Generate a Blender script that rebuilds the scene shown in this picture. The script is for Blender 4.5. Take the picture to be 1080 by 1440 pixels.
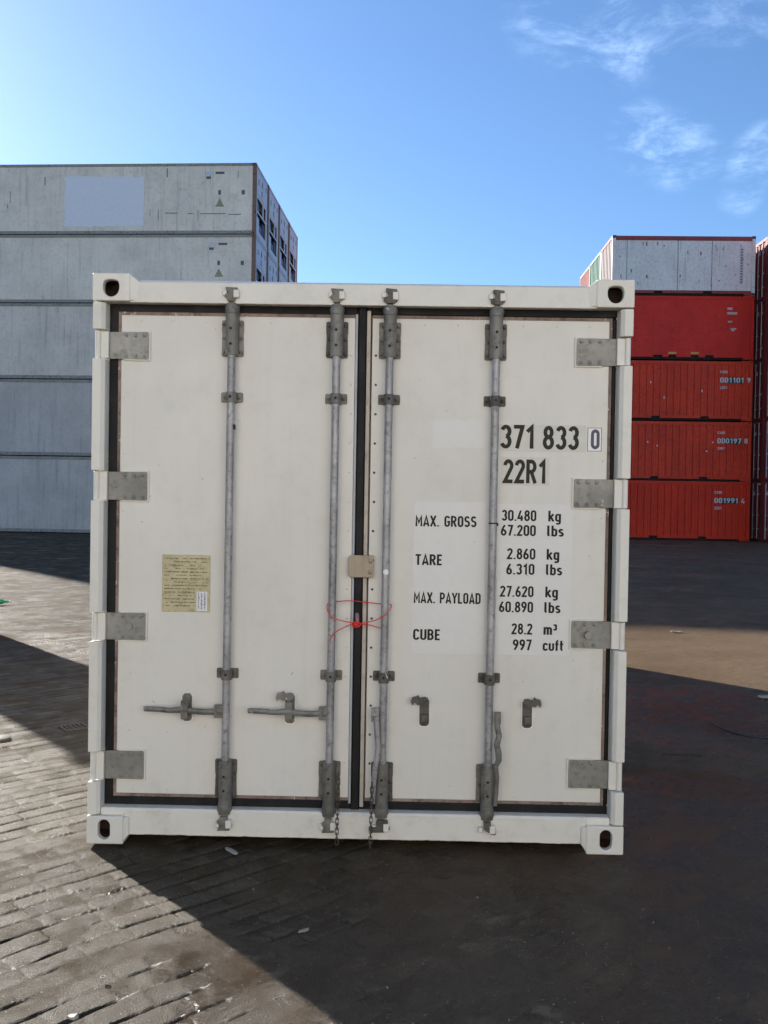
import bpy, bmesh, math, random
from mathutils import Vector, Matrix
R = math.radians
random.seed(7)
for o in list(bpy.data.objects): bpy.data.objects.remove(o, do_unlink=True)
S = bpy.context.scene
COL = S.collection

# ------------------------------------------------------------------ camera
cam = bpy.data.cameras.new('camera'); co = bpy.data.objects.new('camera', cam); COL.objects.link(co); S.camera = co
cam.sensor_fit = 'VERTICAL'; cam.sensor_height = 24; cam.sensor_width = 18; cam.lens = 24*1265/1440
cam.clip_start = .05; cam.clip_end = 6000
PITCH, ROLL, CH = -.0155, .0165, 1.596
f_ = Vector((0, math.cos(PITCH), math.sin(PITCH))); u0 = Vector((0, -math.sin(PITCH), math.cos(PITCH))); x0 = Vector((1, 0, 0))
cx_ = x0*math.cos(ROLL)+u0*math.sin(ROLL); cu_ = -x0*math.sin(ROLL)+u0*math.cos(ROLL)
mm = Matrix((cx_, cu_, -f_)).transposed().to_4x4(); mm.translation = (0, 0, CH)
co.matrix_world = mm

# ------------------------------------------------------------------ sky, sun, exposure
SUN_AZ, SUN_EL = R(-42), R(23.7)
w = bpy.data.worlds.new('World'); S.world = w; w.use_nodes = True
nt = w.node_tree; N = nt.nodes; Lk = nt.links; N.clear()
out = N.new('ShaderNodeOutputWorld'); bg = N.new('ShaderNodeBackground'); bg.inputs[1].default_value = .055
sky = N.new('ShaderNodeTexSky'); sky.sky_type = 'NISHITA'; sky.sun_disc = False
sky.sun_elevation = SUN_EL; sky.sun_rotation = SUN_AZ; sky.altitude = 0; sky.air_density = 1.0; sky.dust_density = .35; sky.ozone_density = 6.0
tc = N.new('ShaderNodeTexCoord')
mp = N.new('ShaderNodeMapping'); mp.inputs['Scale'].default_value = (4, 4, 9); mp.inputs['Rotation'].default_value = (0, R(14), 0)
Lk.new(tc.outputs['Generated'], mp.inputs[0])
nz = N.new('ShaderNodeTexNoise'); nz.inputs['Scale'].default_value = 3.4; nz.inputs['Detail'].default_value = 12; nz.inputs['Roughness'].default_value = .68; nz.inputs['Distortion'].default_value = .35
Lk.new(mp.outputs[0], nz.inputs['Vector'])
rm = N.new('ShaderNodeMapRange'); rm.inputs[1].default_value = .40; rm.inputs[2].default_value = .72; rm.interpolation_type = 'SMOOTHSTEP'
Lk.new(nz.outputs[0], rm.inputs[0])
acc = None
for (d, c0, c1, k) in (((0.156, 0.871, 0.4658), 0.99849, 0.99998, 0.3), ((0.1901, 0.87, 0.455), 0.99824, 0.99998, 0.38), ((0.2231, 0.8655, 0.4485), 0.99828, 0.99998, 0.5), ((0.2585, 0.8492, 0.4605), 0.99839, 0.99998, 0.38), ((0.3144, 0.8382, 0.4457), 0.99849, 0.99998, 0.28), ((0.2514, 0.8982, 0.3607), 0.99910, 0.99999, 0.5), ((0.2821, 0.8941, 0.3478), 0.99900, 0.99999, 0.5), ((0.305, 0.8889, 0.3419), 0.99956, 1.00000, 0.35), ((0.353, 0.8745, 0.3325), 0.99948, 0.99999, 0.5), ((0.3439, 0.8881, 0.3048), 0.99963, 1.00000, 0.45), ((0.3589, 0.8678, 0.3437), 0.99960, 1.00000, 0.4), ((0.1286, 0.8713, 0.4736), 0.99919, 0.99999, 0.2)):
    v = Vector(d).normalized()
    dp = N.new('ShaderNodeVectorMath'); dp.operation = 'DOT_PRODUCT'; Lk.new(tc.outputs['Generated'], dp.inputs[0]); dp.inputs[1].default_value = v
    r2 = N.new('ShaderNodeMapRange'); r2.interpolation_type = 'SMOOTHSTEP'; r2.inputs[1].default_value = c0; r2.inputs[2].default_value = c1; r2.inputs[4].default_value = k
    Lk.new(dp.outputs['Value'], r2.inputs[0])
    if acc is None: acc = r2.outputs[0]
    else:
        a = N.new('ShaderNodeMath'); a.operation = 'MAXIMUM'; Lk.new(acc, a.inputs[0]); Lk.new(r2.outputs[0], a.inputs[1]); acc = a.outputs[0]
ml = N.new('ShaderNodeMath'); ml.operation = 'MULTIPLY'; Lk.new(acc, ml.inputs[0]); Lk.new(rm.outputs[0], ml.inputs[1])
mix = N.new('ShaderNodeMix'); mix.data_type = 'RGBA'; Lk.new(ml.outputs[0], mix.inputs[0]); Lk.new(sky.outputs[0], mix.inputs[6]); mix.inputs[7].default_value = (4.6, 6.5, 9.2, 1)
Lk.new(mix.outputs[2], bg.inputs[0]); Lk.new(bg.outputs[0], out.inputs[0])
sun = bpy.data.lights.new('sun', 'SUN'); sun.energy = 3.5; sun.angle = R(.8); sun.color = (1, .95, .87)
so = bpy.data.objects.new('sun', sun); COL.objects.link(so)
sd = Vector((math.sin(SUN_AZ)*math.cos(SUN_EL), math.cos(SUN_AZ)*math.cos(SUN_EL), math.sin(SUN_EL)))
so.rotation_euler = sd.to_track_quat('Z', 'Y').to_euler(); so.location = (-20, 20, 30)
S.view_settings.view_transform = 'Standard'; S.view_settings.look = 'None'; S.view_settings.gamma = 1; S.view_settings.exposure = 1.82

# ------------------------------------------------------------------ materials
def newmat(name):
    m = bpy.data.materials.new(name); m.use_nodes = True
    n = m.node_tree.nodes; return m, n, m.node_tree.links, n['Principled BSDF']
def mixc(n, l, fac, a, b, mode='MIX'):
    x = n.new('ShaderNodeMix'); x.data_type = 'RGBA'; x.blend_type = mode
    for s, v in ((0, fac), (6, a), (7, b)):
        if hasattr(v, 'links'): l.new(v, x.inputs[s])
        else: x.inputs[s].default_value = v if s == 0 else (*v[:3], 1)
    return x.outputs[2]
def mth(n, l, op, a, b=0, clamp=False):
    x = n.new('ShaderNodeMath'); x.operation = op; x.use_clamp = clamp
    for i, v in ((0, a), (1, b)):
        if hasattr(v, 'links'): l.new(v, x.inputs[i])
        else: x.inputs[i].default_value = v
    return x.outputs[0]
def rng(n, l, v, a, b, c=0, d=1, smooth=True):
    x = n.new('ShaderNodeMapRange'); x.interpolation_type = 'SMOOTHSTEP' if smooth else 'LINEAR'
    l.new(v, x.inputs[0])
    for i, q in enumerate((a, b, c, d)): x.inputs[i+1].default_value = q
    return x.outputs[0]
def noise(n, l, vec, scale, detail=4, rough=.55, dist=0, W=None):
    x = n.new('ShaderNodeTexNoise'); x.inputs['Scale'].default_value = scale; x.inputs['Detail'].default_value = detail
    x.inputs['Roughness'].default_value = rough; x.inputs['Distortion'].default_value = dist
    if W is not None: x.noise_dimensions = '4D'; l.new(W, x.inputs['W'])
    l.new(vec, x.inputs['Vector']); return x.outputs[0]
def mapped(n, l, src, scale=(1, 1, 1), rot=(0, 0, 0), loc=(0, 0, 0)):
    x = n.new('ShaderNodeMapping'); x.inputs['Scale'].default_value = scale; x.inputs['Rotation'].default_value = rot; x.inputs['Location'].default_value = loc
    l.new(src, x.inputs[0]); return x.outputs[0]
def bump(n, l, h, strength, dist, prev=None):
    x = n.new('ShaderNodeBump'); x.inputs['Strength'].default_value = strength; x.inputs['Distance'].default_value = dist
    l.new(h, x.inputs['Height'])
    if prev is not None: l.new(prev, x.inputs['Normal'])
    return x.outputs[0]
def paint(name, col, dirt=(.12, .09, .06), dirt_amt=.35, streak=.3, rust=.0, rough=.45, scale=1.0, wave=.0, metal=0., vary=.06, rustcol=(.10, .035, .018), zrust=None, spec=.5, over=0):
    m, n, l, b = newmat(name)
    t = n.new('ShaderNodeTexCoord').outputs['Object']; rnd = n.new('ShaderNodeObjectInfo').outputs['Random']
    wv = mth(n, l, 'MULTIPLY', rnd, 37.0)
    lo = noise(n, l, t, .9*scale, 4, .6, .3, wv)
    c = mixc(n, l, rng(n, l, lo, .3, .7), [v*(1-vary) for v in col], [min(1, v*(1+vary)) for v in col])
    sp = noise(n, l, t, 9*scale, 8, .7, 0, wv)
    c = mixc(n, l, mth(n, l, 'MULTIPLY', rng(n, l, sp, .47, .70), dirt_amt), c, dirt)
    sv = mapped(n, l, t, (14*scale, 14*scale, .55*scale))
    st = noise(n, l, sv, 1, 5, .6, .1, wv)
    c = mixc(n, l, mth(n, l, 'MULTIPLY', rng(n, l, st, .5, .78), streak), c, dirt)
    if rust > 0:
        rn = noise(n, l, t, 3.2*scale, 9, .72, .6, wv)
        c = mixc(n, l, rng(n, l, rn, .74-rust*.3, .78-rust*.3), c, rustcol)
    if over > 0:
        on = noise(n, l, t, 26, 5, .7, .4, wv)
        c = mixc(n, l, rng(n, l, on, .70-over*.2, .73-over*.2, 0, .9), c, (.68, .66, .60))
    if zrust:
        sx = n.new('ShaderNodeSeparateXYZ'); l.new(t, sx.inputs[0])
        e = noise(n, l, mapped(n, l, t, (9, 9, 30)), 1.3, 5, .7)
        z2 = mth(n, l, 'ADD', sx.outputs[2], mth(n, l, 'MULTIPLY', e, -zrust[1]))
        c = mixc(n, l, rng(n, l, z2, zrust[0], zrust[0]+.002, 1, 0), c, (.07, .018, .012))
    l.new(c, b.inputs['Base Color'])
    rr = noise(n, l, t, 5*scale, 6, .6, 0, wv)
    l.new(rng(n, l, rr, .25, .75, rough-.09, rough+.14), b.inputs['Roughness'])
    b.inputs['Metallic'].default_value = metal; b.inputs['Specular IOR Level'].default_value = spec
    nb = bump(n, l, noise(n, l, t, 60*scale, 3, .6), .18, .002)
    if wave > 0: nb = bump(n, l, noise(n, l, t, 1.7, 2, .4, 0, wv), 1.0, wave, nb)
    l.new(nb, b.inputs['Normal'])
    return m
def plain(name, col, rough=.6, metal=0., var=.05):
    m, n, l, b = newmat(name)
    t = n.new('ShaderNodeTexCoord').outputs['Object']
    x = noise(n, l, t, 25, 5, .65)
    c = mixc(n, l, rng(n, l, x, .3, .7), [v*(1-var) for v in col], [min(1, v*(1+var)) for v in col])
    l.new(c, b.inputs['Base Color']); b.inputs['Roughness'].default_value = rough; b.inputs['Metallic'].default_value = metal
    return m
CREAM = (.73, .70, .62)
m_white = paint('cream_gloss_paint', CREAM, dirt=(.45, .40, .32), dirt_amt=.22, streak=.05, rough=.42, vary=.025, wave=.004)
m_door = paint('cream_door_skin', (.705, .675, .608), dirt=(.40, .36, .29), dirt_amt=.13, streak=.12, rough=.42, vary=.035, wave=.02)
m_sill = paint('cream_sill_paint', CREAM, dirt=(.4, .34, .26), dirt_amt=.3, streak=.06, rough=.45, vary=.03, wave=.003, zrust=(.032, .014))
m_gasket = paint('black_rubber_gasket', (.009, .009, .010), dirt=(.05, .042, .035), dirt_amt=.3, streak=.25, rough=.55, spec=.25)
m_trim = paint('worn_brown_edge', (.26, .19, .155), dirt=(.07, .04, .035), dirt_amt=1, streak=.8, rough=.7, scale=2.5, vary=.35, over=.45)
m_trim2 = paint('beige_edge_strip', (.50, .44, .36), dirt=(.2, .15, .11), dirt_amt=.6, streak=.5, rough=.6, scale=2)
m_bluegrey = paint('bluish_edge_strip', (.42, .44, .47), dirt_amt=.3, rough=.5)
m_steel = paint('dull_galvanised_steel', (.19, .18, .155), dirt=(.06, .052, .042), dirt_amt=.9, streak=.55, rough=.5, scale=3.2, vary=.28, metal=.3, over=.22)
m_steeld = paint('dark_weathered_steel', (.115, .105, .088), dirt=(.04, .034, .028), dirt_amt=.9, streak=.5, rough=.55, scale=3.2, vary=.3, metal=.3, over=.26)
m_rod = paint('galvanised_rod', (.36, .35, .345), dirt=(.12, .105, .095), dirt_amt=.85, streak=.9, rough=.42, scale=5, vary=.25, metal=.4, over=.10)
m_hinge = paint('galvanised_hinge_plate', (.27, .262, .23), dirt=(.12, .11, .09), dirt_amt=.7, streak=.25, rough=.5, scale=3.2, vary=.24, metal=.25, over=.14)
m_brass = paint('tan_steel_plate', (.33, .28, .21), dirt=(.15, .12, .09), dirt_amt=.5, rough=.45, scale=3, metal=.4)
m_hole = plain('hole_shade_and_clip_black', (.012, .011, .011), .8)  # stands in for shade in bolt holes; also the clip's and tick's own black
m_cavity = paint('rusty_cavity', (.13, .07, .05), rust=.7, dirt_amt=.6, rough=.8, scale=3)
m_rust = paint('chain_rust', (.10, .075, .055), dirt_amt=.5, rough=.7, scale=4, metal=.4)
m_ink = plain('black_lettering', (.014, .013, .012), .8)
m_inkb = plain('brown_black_lettering', (.032, .029, .018), .8)
m_inkc = plain('violet_grey_digit', (.07, .07, .10), .5)
m_patch = plain('pale_decal_film', (.72, .70, .655), .4, var=.015)
m_patchy = plain('yellowed_decal_film', (.63, .61, .53), .4, var=.03)
m_patchw = plain('white_decal_film', (.80, .79, .78), .35)
m_plate = paint('tan_data_plate', (.52, .46, .27), dirt=(.24, .18, .09), dirt_amt=.8, streak=.1, rough=.5, scale=5, vary=.14)
m_red = plain('red_plastic_wire', (.72, .03, .02), .4)
m_whitepl = plain('white_plastic', (.75, .74, .72), .5)

# ------------------------------------------------------------------ mesh helper
class MB:
    def __init__(s): s.v = []; s.f = []
    def add(s, vs, fs):
        k = len(s.v); s.v += [tuple(p) for p in vs]; s.f += [tuple(i+k for i in f) for f in fs]; return s
    def box(s, x0, x1, y0, y1, z0, z1):
        if x0 > x1: x0, x1 = x1, x0
        return s.add([(x0, y0, z0), (x1, y0, z0), (x1, y1, z0), (x0, y1, z0), (x0, y0, z1), (x1, y0, z1), (x1, y1, z1), (x0, y1, z1)],
                     [(0, 3, 2, 1), (4, 5, 6, 7), (0, 1, 5, 4), (1, 2, 6, 5), (2, 3, 7, 6), (3, 0, 4, 7)])
    def prism(s, pts, y0, y1):      # polygon in x,z extruded along y
        n = len(pts); a = sum(pts[i][0]*pts[(i+1) % n][1]-pts[(i+1) % n][0]*pts[i][1] for i in range(n))
        if a < 0: pts = pts[::-1]
        vs = [(p[0], y0, p[1]) for p in pts]+[(p[0], y1, p[1]) for p in pts]
        return s.add(vs, [tuple(range(n)), tuple(range(2*n-1, n-1, -1))]+[(i, i+n, (i+1) % n+n, (i+1) % n) for i in range(n)])
    def prof(s, pts, z0, z1):       # polygon in x,y extruded along z
        n = len(pts); a = sum(pts[i][0]*pts[(i+1) % n][1]-pts[(i+1) % n][0]*pts[i][1] for i in range(n))
        if a < 0: pts = pts[::-1]
        vs = [(p[0], p[1], z0) for p in pts]+[(p[0], p[1], z1) for p in pts]
        return s.add(vs, [tuple(range(n-1, -1, -1)), tuple(range(n, 2*n))]+[(i, (i+1) % n, (i+1) % n+n, i+n) for i in range(n)])
    def tube(s, path, r, n=10, caps=True, flat=None):
        path = [Vector(p) for p in path]; rs = r if isinstance(r, (list, tuple)) else [r]*len(path); base = len(s.v); vs = []
        ref = None
        for i, p in enumerate(path):
            t = (path[min(i+1, len(path)-1)]-path[max(i-1, 0)]).normalized()
            if ref is None: ref = Vector((0, 1, 0)) if abs(t.y) < .9 else Vector((1, 0, 0))
            a = (ref-t*ref.dot(t)).normalized(); ref = a; b = t.cross(a)
            ra = rs[i]*(flat if flat else 1)
            for k in range(n):
                an = 2*math.pi*k/n; vs.append(p+a*math.cos(an)*ra+b*math.sin(an)*rs[i])
        fs = []
        for i in range(len(path)-1):
            for k in range(n): fs.append((i*n+k, i*n+(k+1) % n, (i+1)*n+(k+1) % n, (i+1)*n+k))
        if caps: fs += [tuple(range(n-1, -1, -1)), tuple((len(path)-1)*n+k for k in range(n))]
        return s.add(vs, fs)
    def cyl(s, p0, p1, r, n=14): return s.tube([p0, p1], r, n)
    def bolt(s, x, y, z, r=.0085, h=.007):      # dome bolt facing -y
        s.cyl((x, y, z), (x, y-h*.5, z), r*1.35, 10)
        return s.tube([(x, y-h*.4, z), (x, y-h*.9, z), (x, y-h*1.3, z)], [r, r*.95, r*.45], 8)
    def build(s, name, mat, parent=None, bevel=0, smooth=True, seg=2):
        me = bpy.data.meshes.new(name); me.from_pydata(s.v, [], s.f); me.update()
        bm = bmesh.new(); bm.from_mesh(me); bmesh.ops.recalc_face_normals(bm, faces=bm.faces); bm.to_mesh(me); bm.free()
        me.materials.append(mat)
        if smooth:
            for p in me.polygons: p.use_smooth = True
            me.set_sharp_from_angle(angle=R(38))
        o = bpy.data.objects.new(name, me); COL.objects.link(o)
        if parent: o.parent = parent
        if bevel:
            b = o.modifiers.new('bevel', 'BEVEL'); b.width = bevel; b.segments = seg; b.limit_method = 'ANGLE'; b.angle_limit = R(40); b.harden_normals = True
        return o
def tag(o, label=None, cat=None, group=None, kind=None):
    if label: o['label'] = label
    if cat: o['category'] = cat
    if group: o['group'] = group
    if kind: o['kind'] = kind
    return o
def empty(name, loc=(0, 0, 0), rz=0, parent=None):
    o = bpy.data.objects.new(name, None); COL.objects.link(o); o.location = loc; o.rotation_euler = (0, 0, rz); o.empty_display_size = .3
    if parent: o.parent = parent
    return o
def kids(o): return [c for c in bpy.data.objects if c.parent == o]
def copy_tree(o, parent=None):
    c = o.copy(); COL.objects.link(c); c.parent = parent
    for ch in kids(o): copy_tree(ch, c)
    return c

# ------------------------------------------------------------------ lettering (condensed stroke font)
def _a(cx, cy, rx, ry, a0, a1, n=12): return [(cx+rx*math.cos(R(a0+(a1-a0)*i/n)), cy+ry*math.sin(R(a0+(a1-a0)*i/n))) for i in range(n+1)]
L_, R_, C_, B_, T_ = .07, .39, .23, .07, .93
G = {
 '0': (.46, [(_a(C_, T_-.17, .16, .17, 180, 0)+_a(C_, B_+.17, .16, .17, 0, -180), True)]),
 '1': (.38, [([(.06, .72), (.25, .92), (.25, 0)], False)]),
 '2': (.46, [(_a(C_, .74, .16, .19, 175, -35)+[(L_, B_), (R_+.05, B_)], False)]),
 '3': (.46, [(_a(C_, .725, .155, .205, 160, -85), False), (_a(C_, .295, .165, .225, 88, -160), False)]),
 '4': (.48, [([(.26, .97), (.05, .25), (.46, .25)], False), ([(.34, .5), (.34, 0)], False)]),
 '6': (.46, [(_a(C_, .29, .16, .22, 0, 360, 20)[:-1], True), ([(L_, .31), (.10, .52), (.19, .74), (.32, .98)], False)]),
 '7': (.44, [([(.02, .93), (.38, .93), (.16, 0)], False)]),
 '8': (.46, [(_a(C_, .73, .14, .20, 0, 360, 20)[:-1], True), (_a(C_, .295, .165, .225, 0, 360, 20)[:-1], True)]),
 'M': (.56, [([(L_, 0), (L_, .93), (.28, .35), (.49, .93), (.49, 0)], False)]),
 'A': (.50, [([(.05, 0), (.25, .95), (.45, 0)], False), ([(.12, .24), (.38, .24)], False)]),
 'X': (.48, [([(.04, 0), (.44, 1)], False), ([(.04, 1), (.44, 0)], False)]),
 'G': (.46, [(_a(C_, T_-.17, .16, .17, 10, 180)+_a(C_, B_+.17, .16, .17, 180, 360)+[(R_, .46), (C_, .46)], False)]),
 'R': (.48, [([(L_, 0), (L_, .93), (.20, .93)]+_a(.22, .71, .17, .22, 90, -90)+[(L_, .49)], False), ([(.23, .49), (.42, 0)], False)]),
 'S': (.46, [(_a(C_, .725, .155, .205, 25, 250)+_a(C_, .295, .165, .225, 80, -155), False)]),
 'T': (.44, [([(0, .93), (.44, .93)], False), ([(.22, .9), (.22, 0)], False)]),
 'E': (.42, [([(.38, .93), (L_, .93), (L_, .07), (.38, .07)], False), ([(L_, .5), (.34, .5)], False)]),
 'P': (.46, [([(L_, 0), (L_, .93), (.20, .93)]+_a(.22, .69, .17, .24, 90, -90)+[(L_, .45)], False)]),
 'Y': (.46, [([(.03, 1), (.23, .45), (.43, 1)], False), ([(.23, .5), (.23, 0)], False)]),
 'L': (.40, [([(L_, 1), (L_, .07), (.38, .07)], False)]),
 'I': (.16, [([(.08, 1), (.08, 0)], False)]),
 'D': (.48, [([(L_, .07), (L_, .93), (.2, .93)]+_a(.22, .74, .18, .19, 90, 0)+_a(.22, .26, .18, .19, 0, -90), True)]),
 'U': (.46, [([(L_, 1)]+_a(C_, B_+.17, .16, .17, 180, 360)+[(R_, 1)], False)]),
 'C': (.45, [(_a(C_, T_-.17, .16, .17, 0, 180)+_a(C_, B_+.17, .16, .17, 180, 360), False)]),
 'B': (.47, [([(L_, .07), (L_, .93), (.2, .93)]+_a(.22, .725, .15, .205, 90, -90)+_a(.22, .295, .17, .225, 90, -90), True), ([(L_, .52), (.2, .52)], False)]),
 'k': (.42, [([(L_, 0), (L_, 1)], False), ([(.37, .68), (.10, .30)], False), ([(.17, .40), (.39, 0)], False)]),
 'g': (.42, [(_a(.21, .50, .14, .14, 0, 180)+_a(.21, .20, .14, .14, 180, 360), True), ([(.35, .70), (.35, -.08)]+_a(.21, -.10, .14, .12, 0, -150), False)]),
 'l': (.22, [([(.07, 1), (.07, .17)]+_a(.17, .17, .10, .10, 180, 270, 5), False)]),
 'b': (.42, [([(L_, 1), (L_, 0)], False), (_a(.21, .50, .14, .14, 0, 180)+_a(.21, .20, .14, .14, 180, 360), True)]),
 's': (.38, [(_a(.19, .50, .12, .13, 25, 250)+_a(.19, .20, .125, .14, 80, -155), False)]),
 'm': (.60, [([(L_, 0), (L_, .70)], False), (_a(.185, .50, .115, .14, 170, 0)+[(.30, 0)], False), (_a(.415, .50, .115, .14, 180, 0)+[(.53, 0)], False)]),
 'c': (.38, [(_a(.20, .50, .13, .14, 5, 180)+_a(.20, .20, .13, .14, 180, 355), False)]),
 'u': (.42, [([(L_, .70)]+_a(.21, .20, .14, .14, 180, 360)+[(.35, .70)], False)]),
 'f': (.28, [([(.12, 0), (.12, .80)]+_a(.24, .80, .12, .14, 180, 90, 6), False), ([(.0, .62), (.26, .62)], False)]),
 't': (.28, [([(.11, .95), (.11, .2)]+_a(.22, .19, .11, .12, 180, 270, 6), False), ([(.0, .62), (.26, .62)], False)]),
 '.': (.17, [([(.08, 0), (.08, .13)], False)]), ' ': (.26, []),
}
def rot180(gl): return [([(.46-x, 1-y) for x, y in p], c) for p, c in gl]
G['9'] = (.46, rot180(G['6'][1])); G['O'] = G['0']
G['^'] = (.28, [([(x*.55, .42+y*.55) for x, y in p], c) for p, c in G['3'][1]])
def ribbon(mb, pts, closed, t, fx, y, kk):
    n = len(pts); P = [Vector(p) for p in pts]; Lf = []; Rt = []
    for i in range(n):
        a = P[i-1] if (i > 0 or closed) else None; b = P[(i+1) % n] if (i < n-1 or closed) else None
        d1 = (P[i]-a).normalized() if a is not None and (P[i]-a).length > 1e-6 else None
        d2 = (b-P[i]).normalized() if b is not None and (b-P[i]).length > 1e-6 else None
        if d1 is None: d1 = d2
        if d2 is None: d2 = d1
        m = (d1+d2)
        m = m.normalized() if m.length > 1e-6 else d1
        nn = Vector((-m.y, m.x)); c = max(.45, abs(nn.dot(Vector((-d1.y, d1.x)))))
        o = nn*(t/2/c); Lf.append(P[i]+o); Rt.append(P[i]-o)
    vs = []
    for a, b in zip(Lf, Rt): vs += [fx(a, y-kk), fx(b, y-kk)]
    fs = [(2*i, 2*i+1, 2*((i+1) % n)+1, 2*((i+1) % n)) for i in range(n if closed else n-1)]
    mb.add(vs, fs)
def text(mb, st, u0, u1, z0, z1, y, t=.14, gap=.085, lay=.00006):
    wid = sum(G[c][0]+gap for c in st)-gap; sx = (u1-u0)/wid; h = z1-z0; x = 0
    for c in st:
        gw, strokes = G[c]
        for k, (p, cl) in enumerate(strokes):
            tt = t*.85 if c == '^' else t
            ribbon(mb, p, cl, tt, lambda q, yy, x=x: (u0+(x+q.x)*sx, yy, z0+q.y*h), y, k*lay)
        x += gw+gap

# ================================================================== SETTING: ground
def ground():
    m, n, l, b = newmat('yard_ground')
    t = n.new('ShaderNodeTexCoord').outputs['Object']
    sx = n.new('ShaderNodeSeparateXYZ'); l.new(t, sx.inputs[0]); X, Y = sx.outputs[0], sx.outputs[1]
    # distorted coordinates for irregular paver rows
    dn = n.new('ShaderNodeTexNoise'); dn.inputs['Scale'].default_value = 1.3; dn.inputs['Detail'].default_value = 3; l.new(t, dn.inputs['Vector'])
    dv = n.new('ShaderNodeVectorMath'); dv.operation = 'SCALE'; l.new(dn.outputs['Color'], dv.inputs[0]); dv.inputs['Scale'].default_value = .10
    dn2 = n.new('ShaderNodeTexNoise'); dn2.inputs['Scale'].default_value = 12; dn2.inputs['Detail'].default_value = 6; l.new(t, dn2.inputs['Vector'])
    dv2 = n.new('ShaderNodeVectorMath'); dv2.operation = 'SCALE'; l.new(dn2.outputs['Color'], dv2.inputs[0]); dv2.inputs['Scale'].default_value = .026
    ad = n.new('ShaderNodeVectorMath'); l.new(t, ad.inputs[0]); l.new(dv.outputs[0], ad.inputs[1])
    ad2 = n.new('ShaderNodeVectorMath'); l.new(ad.outputs[0], ad2.inputs[0]); l.new(dv2.outputs[0], ad2.inputs[1])
    v = mapped(n, l, ad2.outputs[0], rot=(0, 0, R(-44)))
    br = n.new('ShaderNodeTexBrick'); l.new(v, br.inputs['Vector'])
    br.inputs['Color1'].default_value = (0, 0, 0, 1); br.inputs['Color2'].default_value = (1, 1, 1, 1); br.inputs['Mortar'].default_value = (.5, .5, .5, 1)
    br.inputs['Scale'].default_value = 1; br.inputs['Brick Width'].default_value = .205; br.inputs['Row Height'].default_value = .104
    br.inputs['Mortar Size'].default_value = .0055; br.inputs['Mortar Smooth'].default_value = .35; br.offset = .5
    rnd = br.outputs['Color']
    sv_ = n.new('ShaderNodeSeparateXYZ'); l.new(v, sv_.inputs[0])
    fr = mth(n, l, 'FRACT', mth(n, l, 'DIVIDE', sv_.outputs[1], .104))
    ds = mth(n, l, 'MULTIPLY', mth(n, l, 'MINIMUM', fr, mth(n, l, 'SUBTRACT', 1.0, fr)), .104)
    wn = noise(n, l, t, 5.5, 8, .75); wd = rng(n, l, wn, .40, .60, .0006, .0175)
    rowline = mth(n, l, 'MULTIPLY', mth(n, l, 'SUBTRACT', 1.0, mth(n, l, 'DIVIDE', ds, wd), True), 1.6, True)
    xn = noise(n, l, t, 3.1, 2, .5)
    cross = mth(n, l, 'MULTIPLY', br.outputs['Fac'], rng(n, l, xn, .44, .56, 0, .8))
    joint = mth(n, l, 'MAXIMUM', rowline, cross)
    big = noise(n, l, t, .55, 5, .6, .4); mid = noise(n, l, t, 2.3, 6, .65, .5); fine = noise(n, l, t, 38, 6, .7); grit = noise(n, l, t, 210, 3, .65)
    # mud film: covers the pavers to the right of the container and in patches
    atn = n.new('ShaderNodeAttribute'); atn.attribute_name = 'paving'
    asp = n.new('ShaderNodeSeparateColor'); l.new(atn.outputs['Color'], asp.inputs[0]); dens = atn.outputs['Alpha']
    def mixf(a_, b2):
        q_ = n.new('ShaderNodeMix'); l.new(dens, q_.inputs[0]); l.new(a_, q_.inputs[2]); l.new(b2, q_.inputs[3]); return q_.outputs[0]
    sj = joint; srnd = rnd; joint = mixf(joint, asp.outputs[1]); rnd = mixf(rnd, asp.outputs[0])
    side = rng(n, l, mth(n, l, 'ADD', X, mth(n, l, 'MULTIPLY', mth(n, l, 'SUBTRACT', mid, .5), 1.6)), -.6, 1.1)
    mud = mth(n, l, 'MAXIMUM', mth(n, l, 'MULTIPLY', side, .93), rng(n, l, mth(n, l, 'ADD', mid, mth(n, l, 'MULTIPLY', mth(n, l, 'SUBTRACT', fine, .5), .35)), .50, .64, 0, .5))
    mud = mixf(mud, mth(n, l, 'MAXIMUM', mth(n, l, 'MULTIPLY', side, .9), mth(n, l, 'MULTIPLY', asp.outputs[2], .8)))
    pav = mixc(n, l, rnd, (.040, .028, .014), (.122, .095, .060))
    pav = mixc(n, l, rng(n, l, grit, .50, .64, 0, .75), pav, (.25, .212, .152))
    pav = mixc(n, l, rng(n, l, grit, .50, .36, 0, .7), pav, (.020, .017, .014))
    dm = noise(n, l, t, 3.6, 7, .68, .8)
    pav = mixc(n, l, rng(n, l, dm, .44, .55, 0, .88), pav, (.066, .046, .024))
    pav = mixc(n, l, mth(n, l, 'MULTIPLY', joint, .95), pav, (.012, .009, .007))
    mudc = mixc(n, l, rng(n, l, big, .35, .65), (.155, .102, .060), (.215, .150, .092))
    mudc = mixc(n, l, rng(n, l, fine, .4, .7, 0, .6), mudc, (.085, .060, .040))
    mudl = mixc(n, l, rng(n, l, fine, .4, .7), (.078, .055, .031), (.120, .092, .058))
    mudc = mixc(n, l, mth(n, l, 'MULTIPLY', dens, rng(n, l, X, -.6, .4, 1, 0)), mudc, mudl)
    mudc = mixc(n, l, mth(n, l, 'MULTIPLY', rng(n, l, grit, .54, .68, 0, .6), mth(n, l, 'ADD', .3, mth(n, l, 'MULTIPLY', dens, .7))), mudc, (.24, .215, .185))
    mudc = mixc(n, l, mth(n, l, 'MULTIPLY', rng(n, l, grit, .48, .36, 0, .5), mth(n, l, 'ADD', .15, mth(n, l, 'MULTIPLY', dens, .85))), mudc, (.03, .024, .018))
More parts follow.
